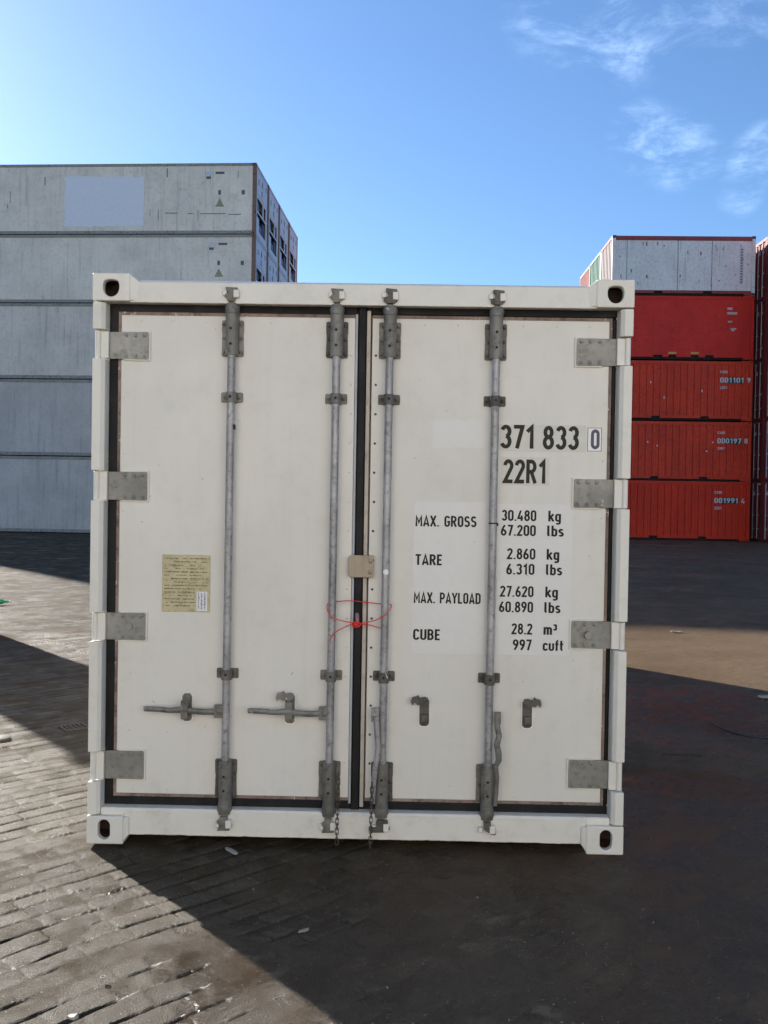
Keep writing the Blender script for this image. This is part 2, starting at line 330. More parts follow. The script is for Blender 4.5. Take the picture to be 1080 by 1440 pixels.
    mudc = mixc(n, l, mth(n, l, 'MULTIPLY', joint, mth(n, l, 'ADD', .06, mth(n, l, 'MULTIPLY', dens, .5))), mudc, (.02, .017, .014))
    c = mixc(n, l, mud, pav, mudc)
    # damp dark patches and rust-brown stains with shapes of their own
    def blob(cx, cy, rx, ry, rot=0, edge=.35):
        vv = mapped(n, l, t, loc=(0, 0, 0)); s1 = n.new('ShaderNodeVectorMath'); s1.operation = 'SUBTRACT'; l.new(vv, s1.inputs[0]); s1.inputs[1].default_value = (cx, cy, 0)
        rr = n.new('ShaderNodeVectorRotate'); rr.rotation_type = 'Z_AXIS'; l.new(s1.outputs[0], rr.inputs[0]); rr.inputs['Angle'].default_value = rot
        s2 = n.new('ShaderNodeVectorMath'); s2.operation = 'MULTIPLY'; l.new(rr.outputs[0], s2.inputs[0]); s2.inputs[1].default_value = (1/rx, 1/ry, 0)
        ln = n.new('ShaderNodeVectorMath'); ln.operation = 'LENGTH'; l.new(s2.outputs[0], ln.inputs[0])
        d = mth(n, l, 'ADD', ln.outputs['Value'], mth(n, l, 'MULTIPLY', mth(n, l, 'SUBTRACT', mid, .5), 2.0))
        return rng(n, l, d, 1-edge, 1+edge, 1, 0)
    rust = mth(n, l, 'MAXIMUM', blob(1.75, 5.15, .5, .28, .2, .2), blob(2.75, 6.75, .95, .55, .1, .3))
    rust = mth(n, l, 'MAXIMUM', rust, mth(n, l, 'MULTIPLY', blob(3.2, 7.3, .8, .22, 0, .25), .7))
    c = mixc(n, l, mth(n, l, 'MULTIPLY', rust, .95), c, (.17, .078, .034))
    wet = mth(n, l, 'MAXIMUM', mth(n, l, 'MAXIMUM', blob(1.9, 4.2, 1.6, 1.1, .3, .5), blob(2.2, 7.0, 1.6, 1.0, .2, .5)), rng(n, l, big, .55, .7, 0, .6))
    wet = mth(n, l, 'MAXIMUM', wet, blob(.6, 2.9, 1.5, .9, 0, .5))
    c = mixc(n, l, mth(n, l, 'MULTIPLY', wet, .55), c, (.060, .040, .026))
    # light specks and grit
    vo = n.new('ShaderNodeTexVoronoi'); vo.inputs['Scale'].default_value = 26; l.new(t, vo.inputs['Vector'])
    sv = n.new('ShaderNodeSeparateColor'); l.new(vo.outputs['Color'], sv.inputs[0])
    spk = mth(n, l, 'MULTIPLY', rng(n, l, vo.outputs['Distance'], .07, .16, 1, 0), rng(n, l, sv.outputs[0], .93, .94))
    vo2 = n.new('ShaderNodeTexVoronoi'); vo2.inputs['Scale'].default_value = 75; l.new(t, vo2.inputs['Vector'])
    sv2 = n.new('ShaderNodeSeparateColor'); l.new(vo2.outputs['Color'], sv2.inputs[0])
    spk2 = mth(n, l, 'MULTIPLY', rng(n, l, vo2.outputs['Distance'], .12, .25, 1, 0), rng(n, l, sv2.outputs[0], .92, .93))
    c = mixc(n, l, mth(n, l, 'MULTIPLY', mth(n, l, 'MAXIMUM', spk, spk2), .85), c, (.42, .39, .35))
    # faint scuffs
    sc = noise(n, l, mapped(n, l, t, (2.0, 14, 1), rot=(0, 0, R(20))), 2.2, 6, .75, .5)
    c = mixc(n, l, rng(n, l, sc, .62, .74, 0, .40), c, (.20, .19, .18))
    l.new(c, b.inputs['Base Color'])
    rg = rng(n, l, mid, .3, .7, .50, .88)
    rg = mth(n, l, 'SUBTRACT', rg, mth(n, l, 'MULTIPLY', wet, .10)); rg = mth(n, l, 'SUBTRACT', rg, mth(n, l, 'MULTIPLY', rnd, .24), True)
    rg = mth(n, l, 'SUBTRACT', rg, mth(n, l, 'MULTIPLY', wet, .22), True); l.new(rg, b.inputs['Roughness'])
    l.new(mth(n, l, 'ADD', mth(n, l, 'MULTIPLY', mth(n, l, 'SUBTRACT', 1.0, mud), mth(n, l, 'ADD', mth(n, l, 'MULTIPLY', dens, .13), .04)), mth(n, l, 'ADD', mth(n, l, 'MULTIPLY', wet, .12), .03)), b.inputs['Specular IOR Level'])
    hj = mth(n, l, 'MULTIPLY', joint, mth(n, l, 'SUBTRACT', 1.0, mth(n, l, 'MULTIPLY', mud, .93)))
    keep = mth(n, l, 'SUBTRACT', 1.0, mth(n, l, 'MULTIPLY', mud, .9))
    keep = mth(n, l, 'MULTIPLY', keep, mth(n, l, 'SUBTRACT', 1.0, dens)); hj = mth(n, l, 'MULTIPLY', mth(n, l, 'MULTIPLY', sj, mth(n, l, 'SUBTRACT', 1.0, mth(n, l, 'MULTIPLY', mud, .93))), mth(n, l, 'SUBTRACT', 1.0, dens))
    hh = mth(n, l, 'ADD', mth(n, l, 'MULTIPLY', srnd, .3), mth(n, l, 'MULTIPLY', mth(n, l, 'SUBTRACT', 1.0, fr), .45))
    nb = bump(n, l, mth(n, l, 'SUBTRACT', mth(n, l, 'MULTIPLY', hh, keep), hj), 1.0, .009)
    nb = bump(n, l, mid, .4, .02, nb); nb = bump(n, l, fine, .8, .008, nb); nb = bump(n, l, grit, 1.0, .015, nb)
    l.new(nb, b.inputs['Normal'])
    from mathutils import noise as mn
    def grow(a, far, d):
        p = a[-1]
        while p < far: d *= 1.35; p += d; a.append(p)
    XA, XB, YA, YB = -4.1, .7, 2.35, 10.2
    xs = [XA+i*.0068 for i in range(int((XB-XA)/.0068)+1)]
    t_ = [0.]; grow(t_, 2500, .0068); xs += [xs[-1]+q for q in t_[1:]]; xs = [XA-q for q in t_[1:]][::-1]+xs
    ys = [YA]
    while ys[-1] < YB: ys.append(ys[-1]+.0066*ys[-1]/2.6)
    ys += [ys[-1]+q for q in t_[1:]]; ys = [YA-q for q in t_[1:]][::-1]+ys
    ca_, sa_ = math.cos(R(44)), math.sin(R(44)); RW, BL = .104, .205
    def hsh(a, b): v_ = math.sin(a*127.1+b*311.7)*43758.5453; return v_-math.floor(v_)
    def sst(e0, e1, v_): v_ = min(1, max(0, (v_-e0)/(e1-e0))); return v_*v_*(3-2*v_)
    vs = []; cols = []
    for y in ys:
        for x in xs:
            if not (XA <= x <= XB and YA <= y <= YB+.2):
                k = 1 if (-9 < x < 9 and 1 < y < 18) else 0
                vs.append((x, y, (mn.noise(Vector((x*.7, y*.7, 0)))*.010-.012)*k)); cols += (0, 0, 0, 0); continue
            n1 = mn.noise(Vector((x*1.6, y*1.6, 3))); n2 = mn.noise(Vector((x*11, y*11, 9))); n3 = mn.noise(Vector((x*27, y*27, 4)))
            qx, qy = x+.035*n1+.006*n2, y+.03*mn.noise(Vector((x*1.6, y*1.6, 31)))+.008*n2+.0035*n3
            a = qx*ca_+qy*sa_; b_ = -qx*sa_+qy*ca_
            row = math.floor(b_/RW); fb = b_-row*RW; off = hsh(row, 7)*.3; col = math.floor((a+off)/BL); fa = (a+off)-col*BL
            h1, h2, h3 = hsh(row, col), hsh(row+.5, col+9.3), hsh(row+3.1, col-2.2)
            wr = .0058+.0075*mn.noise(Vector((x*6, y*6, 12)))+.003*n3
            jr = 1-sst(0, max(.004, wr), min(fb, RW-fb)); jc = (1-sst(0, .007+.003*n3, min(fa, BL-fa)))*(.15+.6*h3*h3)
            jt = max(jr, jc)
            h = (h1-.5)*.0030-(fb/RW-.5)*(.0022+h2*.0022)+(fa/BL-.5)*(h3-.5)*.004
            h += -.0012*(1-sst(0, .030, min(fb, RW-fb, fa, BL-fa)))-.0072*jt+.0013*n3+.0016*n2
            ml_ = -.0075+.0080*sst(-.45, .50, mn.noise(Vector((x*2.1, y*2.1, 40)))+.6*mn.noise(Vector((x*7.5, y*7.5, 41))))+.0065*sst(-.9, .6, x)
            ml_ += .0014*n2+.0011*n3
            md = sst(-.0015, .0015, ml_-h)
            h = max(h, ml_)
            e_ = sst(0, .25, min(x-XA, XB-x, YB-y+.2))
            vs.append((x, y, (h-.002)*e_+mn.noise(Vector((x*.7, y*.7, 0)))*.010-.012)); cols += (h2, jt*(1-md*.85), md, e_)
    nx = len(xs); fs = [(j_*nx+i_, j_*nx+i_+1, (j_+1)*nx+i_+1, (j_+1)*nx+i_) for j_ in range(len(ys)-1) for i_ in range(nx-1)]
    me = bpy.data.meshes.new('ground'); me.from_pydata(vs, [], fs); me.update(); me.materials.append(m)
    at_ = me.color_attributes.new('paving', 'FLOAT_COLOR', 'POINT'); at_.data.foreach_set('color', cols)
    me.polygons.foreach_set('use_smooth', [True]*len(me.polygons))
    g = bpy.data.objects.new('ground', me); COL.objects.link(g)
    tag(g, kind='structure')
ground()

# ================================================================== MAIN CONTAINER
W, H, LEN = 2.438, 2.591, 6.058
root = empty('refrigerated_container', (-1.3313, 4.07, 0), -.013)
tag(root, 'cream white container with closed doors, lock rods and black weight lettering, in the foreground', 'container')
DF = .060      # door face depth
def mx(u, side): return u if side == 0 else W-u
def ring_to_hole(mb, x0, x1, z0, z1, hole, yf, depth):
    hc = Vector((sum(p[0] for p in hole)/len(hole), sum(p[1] for p in hole)/len(hole)))
    outer = []
    for p in hole:
        d = Vector(p)-hc; ks = []
        if d.x > 1e-9: ks.append((x1-hc.x)/d.x)
        if d.x < -1e-9: ks.append((x0-hc.x)/d.x)
        if d.y > 1e-9: ks.append((z1-hc.y)/d.y)
        if d.y < -1e-9: ks.append((z0-hc.y)/d.y)
        k = min(ks); outer.append(hc+d*k)
    # snap the outer point nearest each corner onto it
    for c in ((x0, z0), (x1, z0), (x1, z1), (x0, z1)):
        i = min(range(len(outer)), key=lambda q: (outer[q]-Vector(c)).length); outer[i] = Vector(c)
    n = len(hole)
    vs = [(p.x, yf, p.y) for p in outer]+[(p[0], yf, p[1]) for p in hole]+[(p[0], yf+depth, p[1]) for p in hole]+[(p.x, yf+.165, p.y) for p in outer]
    fs = []
    for i in range(n):
        j = (i+1) % n
        fs += [(i, j, n+j, n+i), (n+i, n+j, 2*n+j, 2*n+i), (j, i, 3*n+i, 3*n+j)]
    mb.add(vs, fs)
def hole_pts(cx, cz, kind):
    if kind == 'bottom': a = _a(cx, cz+.018, .027, .027, 0, 180, 14)+_a(cx, cz-.018, .027, .027, 180, 360, 14)
    else: a = [(cx+.036, cz+.012), (cx+.030, cz+.028), (cx+.012, cz+.034), (cx-.012, cz+.034), (cx-.030, cz+.028), (cx-.036, cz+.012)]+_a(cx, cz-.002, .036, .040, 180, 360, 16)
    return a
for side in (0, 1):
    for lev in ('bottom', 'top'):
        mb = MB()
        if lev == 'top': z0, z1, uw, hz, hu = 2.466, H, .170, 2.527, .084
        else: z0, z1, uw, hz, hu = 0, .128, .168, .066, .080
        a, b2 = mx(0, side), mx(uw, side); x0_, x1_ = min(a, b2), max(a, b2)
        ring_to_hole(mb, x0_, x1_, z0, z1, hole_pts(mx(hu, side), hz, lev), 0, .03)
        o = mb.build('corner_fitting', m_white, root, bevel=.006, seg=3)
        cv = MB(); i0 = .014
        bx0, bx1, bz0, bz1 = x0_+i0, x1_-i0, z0+i0, z1-i0
        # dark hollow inside: five inward faces
        cv.add([(bx0, .031, bz0), (bx1, .031, bz0), (bx1, .031, bz1), (bx0, .031, bz1), (bx0, .15, bz0), (bx1, .15, bz0), (bx1, .15, bz1), (bx0, .15, bz1)],
               [(4, 5, 6, 7), (0, 1, 5, 4), (1, 2, 6, 5), (2, 3, 7, 6), (3, 0, 4, 7)])
        cv.build('cavity', m_cavity, o)
        # gusset to the rail
        gz = [(z0+.004, z1-.004), (z0+.002, 2.557)] if lev == 'top' else [(z0+.012, z1-.006), (.04, .120)]
        u2 = .208 if lev == 'top' else .190
        g = MB(); A = mx(uw-.001, side); Bq = mx(u2, side)
        vs = [(A, .003, gz[0][0]), (A, .003, gz[0][1]), (A, .10, gz[0][1]), (A, .10, gz[0][0]), (Bq, .016, gz[1][0]), (Bq, .016, gz[1][1]), (Bq, .10, gz[1][1]), (Bq, .10, gz[1][0])]
        g.add(vs, [(0, 1, 2, 3), (4, 7, 6, 5), (0, 4, 5, 1), (1, 5, 6, 2), (2, 6, 7, 3), (3, 7, 4, 0)])
        g.build('gusset', m_white, o, bevel=.004)
# rails
rail = MB(); rail.prof([(0.10, .10), (W-.10, .10), (W-.10, .165), (.10, .165)], 2.40, 2.55)
rail.add([(x, y, z) for x in (.165, W-.165) for (y, z) in ((.012, 2.462), (.016, 2.555), (.03, 2.566), (.16, 2.572), (.16, 2.468), (.09, 2.466))],
         [(0, 1, 7, 6), (1, 2, 8, 7), (2, 3, 9, 8), (3, 4, 10, 9), (4, 5, 11, 10), (5, 0, 6, 11), (0, 5, 4, 3, 2, 1), (6, 7, 8, 9, 10, 11)])
rail.build('door_header', m_white, root, bevel=.004)
sill = MB(); sill.add([(x, y, z) for x in (.165, W-.165) for (y, z) in ((.024, .036), (.022, .150), (.030, .160), (.14, .163), (.14, .036))],
         [(0, 1, 6, 5), (1, 2, 7, 6), (2, 3, 8, 7), (3, 4, 9, 8), (4, 0, 5, 9), (0, 4, 3, 2, 1), (5, 6, 7, 8, 9)])
for a_, b_ in ((.058, .166), (W-.166, W-.058)): sill.add([(x, y, z) for x in (a_, b_) for (y, z) in ((.0225, .127), (.0225, .150), (.030, .160), (.14, .1625), (.14, .127))],
         [(0, 1, 6, 5), (1, 2, 7, 6), (2, 3, 8, 7), (3, 4, 9, 8), (4, 0, 5, 9), (0, 4, 3, 2, 1), (5, 6, 7, 8, 9)])
sill.build('door_sill', m_sill, root, bevel=.004)
# corner posts: proud outer flange cut away at each hinge, inner return
HZ = [(.284, .416), (.925, 1.052), (1.566, 1.698), (2.210, 2.336)]
for side in (0, 1):
    p = MB(); p.prof([(mx(.004, side), .079), (mx(.062, side), .079), (mx(.062, side), .16), (mx(.004, side), .16)], .13, 2.465)
    po_ = p.build('corner_post', m_white, root, bevel=.003)
    cuts = [(.130, HZ[0][0]), (HZ[0][1], HZ[1][0]), (HZ[1][1], HZ[2][0]), (HZ[2][1], HZ[3][0]), (HZ[3][1], 2.464)]
    for z0, z1 in cuts:
        p = MB(); p.prof([(mx(.002, side), .004), (mx(.040, side), .004), (mx(.056, side), .020), (mx(.058, side), .078), (mx(.002, side), .078)], z0+.003, z1-.003)
        p.build('post_flange', m_white, po_, bevel=.003)
# body behind the doors
for u in (.012, W-.03): MB().box(u, u+.018, .16, LEN-.16, .15, 2.47).build('side_panel', m_white, root)
for u in (.0, W-.06):
    for q in ((.02, .15), (2.47, 2.575)): MB().box(u, u+.06, .17, LEN-.17, *q).build('side_rail', m_white, root)
b = MB(); b.box(.06, W-.06, .165, LEN-.03, 2.545, 2.566); b.build('roof', m_white, root)
b = MB(); b.box(.06, W-.06, .20, LEN-.03, .06, .16); b.build('floor_frame', m_cavity, root)
MB().box(.062, W-.062, LEN-.028, LEN-.01, .13, 2.55).build('end_wall', m_white, root)
for u in (0, W-.06): MB().box(u, u+.06, LEN-.06, LEN, .13, 2.46).build('corner_post', m_white, root)
for u in (0, W-.17):
    for z in (0, 2.466): MB().box(u, u+.17, LEN-.165, LEN, z, z+.125).build('corner_fitting', m_white, root, bevel=.01)

def strip(mb, pts): mb.add(pts, [(0, 1, 2, 3)])
def frame_ring(mb, x0, x1, z0, z1, wl, wr, wb, wt, y0, y1):
    mb.box(x0, x0+wl, y0, y1, z0, z1); mb.box(x1-wr, x1, y0, y1, z0, z1)
    mb.box(x0+wl, x1-wr, y0, y1, z0, z0+wb); mb.box(x0+wl, x1-wr, y0, y1, z1-wt, z1)
RU = [.628, 1.104, 1.345, 1.826]
def ragged(mb, a, b_, z, h, y, n, horiz=True, amp=.004):   # worn paint edge sheet with a wavy border
    pass
for side in (0, 1):
    d = MB()
    if side == 0: X0, X1 = .1155, 1.187
    else: X0, X1 = 1.264, 2.3425
    Z0, Z1 = .216, 2.4145
    d.box(X0, X1, DF, DF+.07, Z0, Z1)
    door = d.build('door', m_door, root, bevel=.004)
    door['label'] = 'left door leaf with lever handles lying across it' if side == 0 else 'right door leaf with weight lettering and handles hanging down'
    # worn edge trim and rubber gasket
    t_ = MB()
    if side == 0:
        frame_ring(t_, .101, 1.190, .201, 2.4300, .0145, .003, .015, .0155, .066, .12)
        tr = t_.build('edge_trim', m_trim, door, bevel=.0015)
        e = MB(); e.box(1.188, 1.1985, .058, .11, .19, 2.432); e.build('edge_strip', m_bluegrey, door, bevel=.002)
        g = MB(); frame_ring(g, .0585, 1.197, .158, 2.466, .042, .005, .0425, .0355, .072, .13)
        g.build('gasket', m_gasket, door, bevel=.009, seg=3)
        frv = 1.170
    else:
        frame_ring(t_, 1.2600, 2.3570, .201, 2.4300, .003, .014, .015, .0155, .066, .12)
        t_.build('edge_trim', m_trim, door, bevel=.0015)
        e = MB(); e.box(1.2395, 1.2575, .056, .11, .175, 2.448); e.build('edge_strip', m_trim2, door, bevel=.003)
        g = MB(); g.box(1.199, 1.2385, .062, .13, .150, 2.474); g.box(1.2385, 2.3795, .0715, .13, .150, .2005); g.box(1.2385, 2.3795, .0715, .13, 2.4305, 2.4705); g.box(2.3575, 2.3795, .0725, .13, .20, 2.431)
        g.build('gasket', m_gasket, door, bevel=.009, seg=3)
        frv = 1.283
    rv = MB(); k = 0
    z = 2.245
    while z > .25:
        rv.tube([(frv+random.uniform(-.002, .002), DF+.001, z), (frv, DF-.002, z), (frv, DF-.004, z)], [.0062, .0055, .002], 8); z -= .1335
    rv.build('rivet_row', m_steeld if side == 1 else m_door, door)
    rv = MB(); ed = .134 if side == 0 else 2.324
    z = 2.30
    while z > .24:
        rv.tube([(ed, DF+.001, z), (ed, DF-.003, z)], [.006, .003], 8); z -= .26
    for k in range(7):
        u = X0+.09+k*(X1-X0-.18)/6
        for zz in (.237, 2.388): rv.tube([(u, DF+.001, zz), (u, DF-.003, zz)], [.006, .003], 8)
    rv.build('painted_rivets', m_door, door)
    # hinges
    for i, (z0, z1) in enumerate(HZ):
        hm = MB(); pts = [(.246, z0+.006), (.246, z1-.006), (.240, z1), (.052, z1-.002), (.052, z0+.002), (.240, z0)]
        hm.prism([(mx(u, side), z) for u, z in pts], DF-.012, DF-.001)
        for u in (.142, .185, .226):
            for zz in (z0+.016, z1-.016): hm.bolt(mx(u, side), DF-.012, zz, .0075, .007)
        if i == 1:
            hm.cyl((mx(.172, side), DF-.012, (z0+z1)/2), (mx(.172, side), DF-(.019 if side == 0 else .040), (z0+z1)/2), .017, 18)
        ho = hm.build('hinge', m_hinge, door, bevel=.002)
        k = MB(); k.box(mx(.020, side), mx(.066, side), DF-.028, DF-.013, z0+.002, z1-.002)
        k.cyl((mx(.019, side), .034, z0+.001), (mx(.019, side), .034, z1-.001), .0135, 16)
        ko = k.build('hinge_knuckle', m_white, door, bevel=.002)
        k = MB(); k.prism([(mx(.240, side), z0-.005), (mx(.252, side), z0-.005), (mx(.252, side), z1+.005), (mx(.13, side), z1+.005), (mx(.13, side), z1-.002), (mx(.244, side), z1-.003), (mx(.244, side), z0+.002), (mx(.13, side), z0+.002), (mx(.13, side), z0-.005)][::1], DF-.009, DF-.0005)
        k.build('hinge_seat', m_white, door, bevel=.001)
    # lock rods with brackets, cams
    for ri in ((0, 1) if side == 0 else (2, 3)):
        u = RU[ri]; ry = .026
        r = MB(); r.cyl((u+.001, ry, 2.50), (u-.004, ry, .11), .0178, 20); r.build('lock_rod', m_rod if ri != 3 else m_rod, door)
        for top in (1, 0):
            bz0, bz1 = (2.230, 2.395) if top else (.205, .386)
            hz0, hz1 = (2.232, 2.466) if top else (.140, .388)
            uu = u if top else u-.004
            bk = MB(); bk.prism([(uu-.045, bz0), (uu+.045, bz0), (uu+.050, bz0+.006), (uu+.048, (bz0+bz1)/2+.02), (uu+.050, (bz0+bz1)/2+.03), (uu+.050, bz1-.006), (uu+.045, bz1), (uu-.045, bz1), (uu-.050, bz1-.006), (uu-.050, (bz0+bz1)/2+.03), (uu-.048, (bz0+bz1)/2+.02), (uu-.050, bz0+.006)], DF-.008, DF-.0005)
            for zz in (bz0+.018, (bz0+bz1)/2, bz1-.018):
                for s in (-1, 1): bk.bolt(uu+s*.038, DF-.008, zz, .0075, .008)
            bk.build('rod_bracket', m_steel if (ri+top) % 2 else m_steeld, door, bevel=.0015)
            hp = MB(); n_ = 10; prof = [(uu-.030, DF-.002)]+[(uu-.029*math.cos(R(a)), .030-.027*math.sin(R(a))) for a in range(0, 181, 18)]+[(uu+.030, DF-.002)]
            hp.prof(prof, hz0, hz1)
            # swollen outer end
            zt = hz1 if top else hz0; dz = -.045 if top else .05
            hp.tube([(uu, .030, zt-dz*.02), (uu, .030, zt+dz*.4), (uu, .030, zt+dz)], [.024, .034, .030], 16)
            hp.build('bearing_housing', m_steel, door, bevel=.002)
            for q in ((.30, .72) if top else (.30, .66)):
                zz = hz0+(hz1-hz0-.07)*q+(0 if top else .06); MB().cyl((uu-.001, .0035, zz), (uu-.001, .0020, zz), .0062, 12).build('bolt_hole', m_hole, door)
            # cam head
            cm = MB(); zc = 2.470 if top else .137; s = 1 if top else -1
            k_ = [(-.016, 0), (.016, 0), (.020, .016), (.034, .020), (.036, .036), (.018, .038), (.022, .052), (.030, .062), (-.028, .064), (-.022, .050), (-.012, .040), (-.030, .030), (-.028, .018), (-.018, .014)]
            if ri == 3 and not top: k_ = [(-.014, 0), (.016, 0), (.018, .02), (.040, .050), (.036, .058), (.016, .054), (-.010, .036), (-.016, .02)]
            if ri == 2 and not top: k_ = [(-.02, 0), (.03, 0), (.032, .024), (.040, .034), (.040, .044), (.010, .056), (-.048, .058), (-.052, .036), (-.02, .030), (-.024, .012)]
            if ri in (2, 3) and top: k_ = [(-.016, 0), (.016, 0), (.034, .014), (.024, .026), (.012, .034), (.012, .044), (.030, .054), (.030, .064), (-.020, .068), (-.022, .056), (-.010, .046), (-.012, .030), (-.030, .026), (-.032, .012)]
            cm.prism([(uu+a, zc+s*z) for a, z in k_], -.004, .010)
            cm.cyl((uu, ry-.008, zc-s*.02), (uu, ry-.008, zc+s*.035), .013, 12)
            cm.build('cam_head', m_steeld if ri >= 2 else m_steel, door, bevel=.003)
            kp = MB(); kp.box(uu+.010, uu+.036, -.006, .028, min(zc+s*.016, zc+s*.052), max(zc+s*.016, zc+s*.052))
            kp.build('cam_keeper', m_white, root, bevel=.004)
            kp = MB(); kp.box(uu-.040, uu-.020, .002, .028, min(zc+s*.026, zc+s*.050), max(zc+s*.026, zc+s*.050))
            ko = kp.build('cam_keeper', m_white, root, bevel=.004)
        for zz in (2.044, .782):
            uu = u if zz > 1 else u-.003
            bk = MB(); bk.prism([(uu-.047, zz-.023), (uu+.047, zz-.023), (uu+.050, zz-.018), (uu+.050, zz+.018), (uu+.046, zz+.023), (uu-.046, zz+.023), (uu-.050, zz+.018), (uu-.050, zz-.018)], DF-.007, DF-.0005)
            for s in (-1, 1): bk.bolt(uu+s*.035, DF-.007, zz, .008, .008)
            prof = [(uu-.024, DF-.002)]+[(uu-.0235*math.cos(R(a)), .027-.023*math.sin(R(a))) for a in range(0, 181, 20)]+[(uu+.024, DF-.002)]
            bk.prof(prof, zz-.026, zz+.022)
            bk.build('rod_guide', m_steeld if ri in (2, 3) else m_steel, door, bevel=.0015)
            hh = MB(); hh.cyl((uu, .0042, zz), (uu, .0028, zz), .006, 12); hh.build('bolt_hole', m_hole, door)
# small marks on the rods
p = MB(); p.cyl((RU[2]-.001, .0075, 1.262), (RU[2]-.001, .0065, 1.262), .013, 9); p.build('white_paint_dab', m_patchw, root)
p = MB(); p.cyl((RU[3]-.001, .026, 1.487), (RU[3]-.001, .026, 1.493), .0195, 20); p.box(RU[3]+.015, RU[3]+.023, .020, .03, 1.478, 1.492); p.build('wire_clip', m_hole, root)
p = MB(); p.box(RU[0]+.017, RU[0]+.022, .012, .03, 1.895, 1.918); p.build('rod_tick', m_hole, root)
# handles and catches
doors = [o for o in kids(root) if o.name.startswith('door') and 'label' in o.keys()]
doors.sort(key=lambda o: 0 if 'left' in o['label'] else 1)
dl, dr = doors
def lever(path, r, mat, par, hub):
    mb = MB(); mb.tube(path, r, 12, flat=.62)
    x0_, x1_, z0_, z1_ = hub; mb.box(x0_, x1_, .012, .028, z0_, z1_)
    mb.bolt((x0_+x1_)/2-.002, .012, (z0_+z1_)/2, .011, .006)
    return mb.build('handle', mat, par, bevel=.003)
for (u1, u2, sg) in ((.252, .585, 0), (.727, 1.062, 1)):
    P = [(u1, .018, .618), (u1+.012, .016, .619), (u1+.08, .015, .617), (u1+.12, .012, .614), (u1+.15, .006, .618), (u1+.185, .006, .620), (u1+.23, .012, .613), (u1+.28, .018, .609), (u2, .020, .610)]
    lever(P, [.011, .0125, .0125, .012, .0135, .0145, .014, .014, .013], m_steel, dl, (u2-.012, u2+.042, .583, .643))
def catch(cu, z0, z1, mat, par, flip, engaged, round_=True):
    mb = MB(); s = -1 if flip else 1
    mb.prism([(cu-.022, z0+.01), (cu-.012, z0), (cu+.012, z0), (cu+.022, z0+.01), (cu+.022, z1-.012), (cu+.012, z1), (cu-.012, z1), (cu-.022, z1-.012)], DF-.010, DF-.0005)
    if engaged == 1:
        mb.box(cu-.018, cu+.018, .030, DF-.009, z0+.030, z0+.050); mb.box(cu-.018, cu+.018, .030, DF-.009, z1-.045, z1-.020)
        mb.box(cu-.016, cu+.014, -.004, .006, z0+.020, z1-.022); mb.box(cu-.016, cu+.014, .004, .04, z1-.05, z1-.022)
        mb.bolt(cu, DF-.010, z0+.014, .008)
    else:
        zt = z1-.014
        mb.cyl((cu, DF-.010, zt), (cu, DF-.034, zt), .019, 18); mb.cyl((cu, DF-.034, zt), (cu, DF-.038, zt), .009, 12)
        hk = [(0, -.010), (0, .012), (-.022, .016), (-.030, .030), (-.036, .022), (-.056, .018), (-.062, -.002), (-.056, -.020), (-.048, -.006), (-.040, -.006), (-.034, -.016), (-.018, -.012)]
        mb.prism([(cu+s*a, zt+z) for a, z in hk], DF-.032, DF-.018)
        mb.box(cu-.014, cu+.014, DF-.026, DF-.009, z0+.022, z0+.055)
        if engaged == 2:
            mb.box(cu-.017, cu+.017, .000, .010, z0+.03, z1-.03); mb.box(cu-.017, cu+.017, .009, .04, z1-.04, z1-.03)
        mb.bolt(cu, DF-.010, z0+.014, .007)
    o = mb.build('handle_catch', mat, par, bevel=.002)
    st = MB(); st.prism([(cu-.027, z0+.008), (cu-.016, z0-.006), (cu+.016, z0-.006), (cu+.028, z0+.008), (cu+.028, z1-.006), (cu-.027, z1-.006)], DF-.006, DF-.0004); st.build('catch_seat', m_patchw, par)
catch(.441, .558, .684, m_steel, dl, 0, 1); catch(.914, .556, .694, m_steel, dl, 0, 2)
catch(1.530, .556, .686, m_steeld, dr, 0, 0); catch(2.000, .556, .686, m_steeld, dr, 1, 0)
lever([(1.312, .012, .605), (1.314, .008, .57), (1.318, .004, .52), (1.324, .000, .47), (1.320, -.002, .43), (1.312, -.002, .38), (1.306, -.002, .32), (1.303, .000, .27), (1.303, .004, .21)], [.014, .014, .013, .0145, .013, .013, .012, .012, .010], m_rod, dr, (1.288, 1.325, .580, .642))
lever([(1.858, .010, .61), (1.860, .006, .57), (1.868, .002, .53), (1.858, -.002, .49), (1.866, -.002, .455), (1.868, .000, .42), (1.856, .002, .39), (1.862, .004, .34), (1.860, .006, .27), (1.856, .008, .21)], [.012, .013, .014, .014, .015, .014, .011, .011, .010, .009], m_steel, dr, (1.848, 1.876, .580, .634))
# centre plate
p = MB(); p.prism([(1.172, 1.247), (1.183, 1.233), (1.287, 1.233), (1.287, 1.334), (1.183, 1.334), (1.172, 1.322)], DF-.028, DF-.018); p.box(1.262, 1.284, DF-.018, DF-.0005, 1.236, 1.331)
for zz in (1.258, 1.309): p.bolt(1.272, DF-.028, zz, .0085, .007)
p.build('centre_lock_plate', m_brass, dr, bevel=.0018)
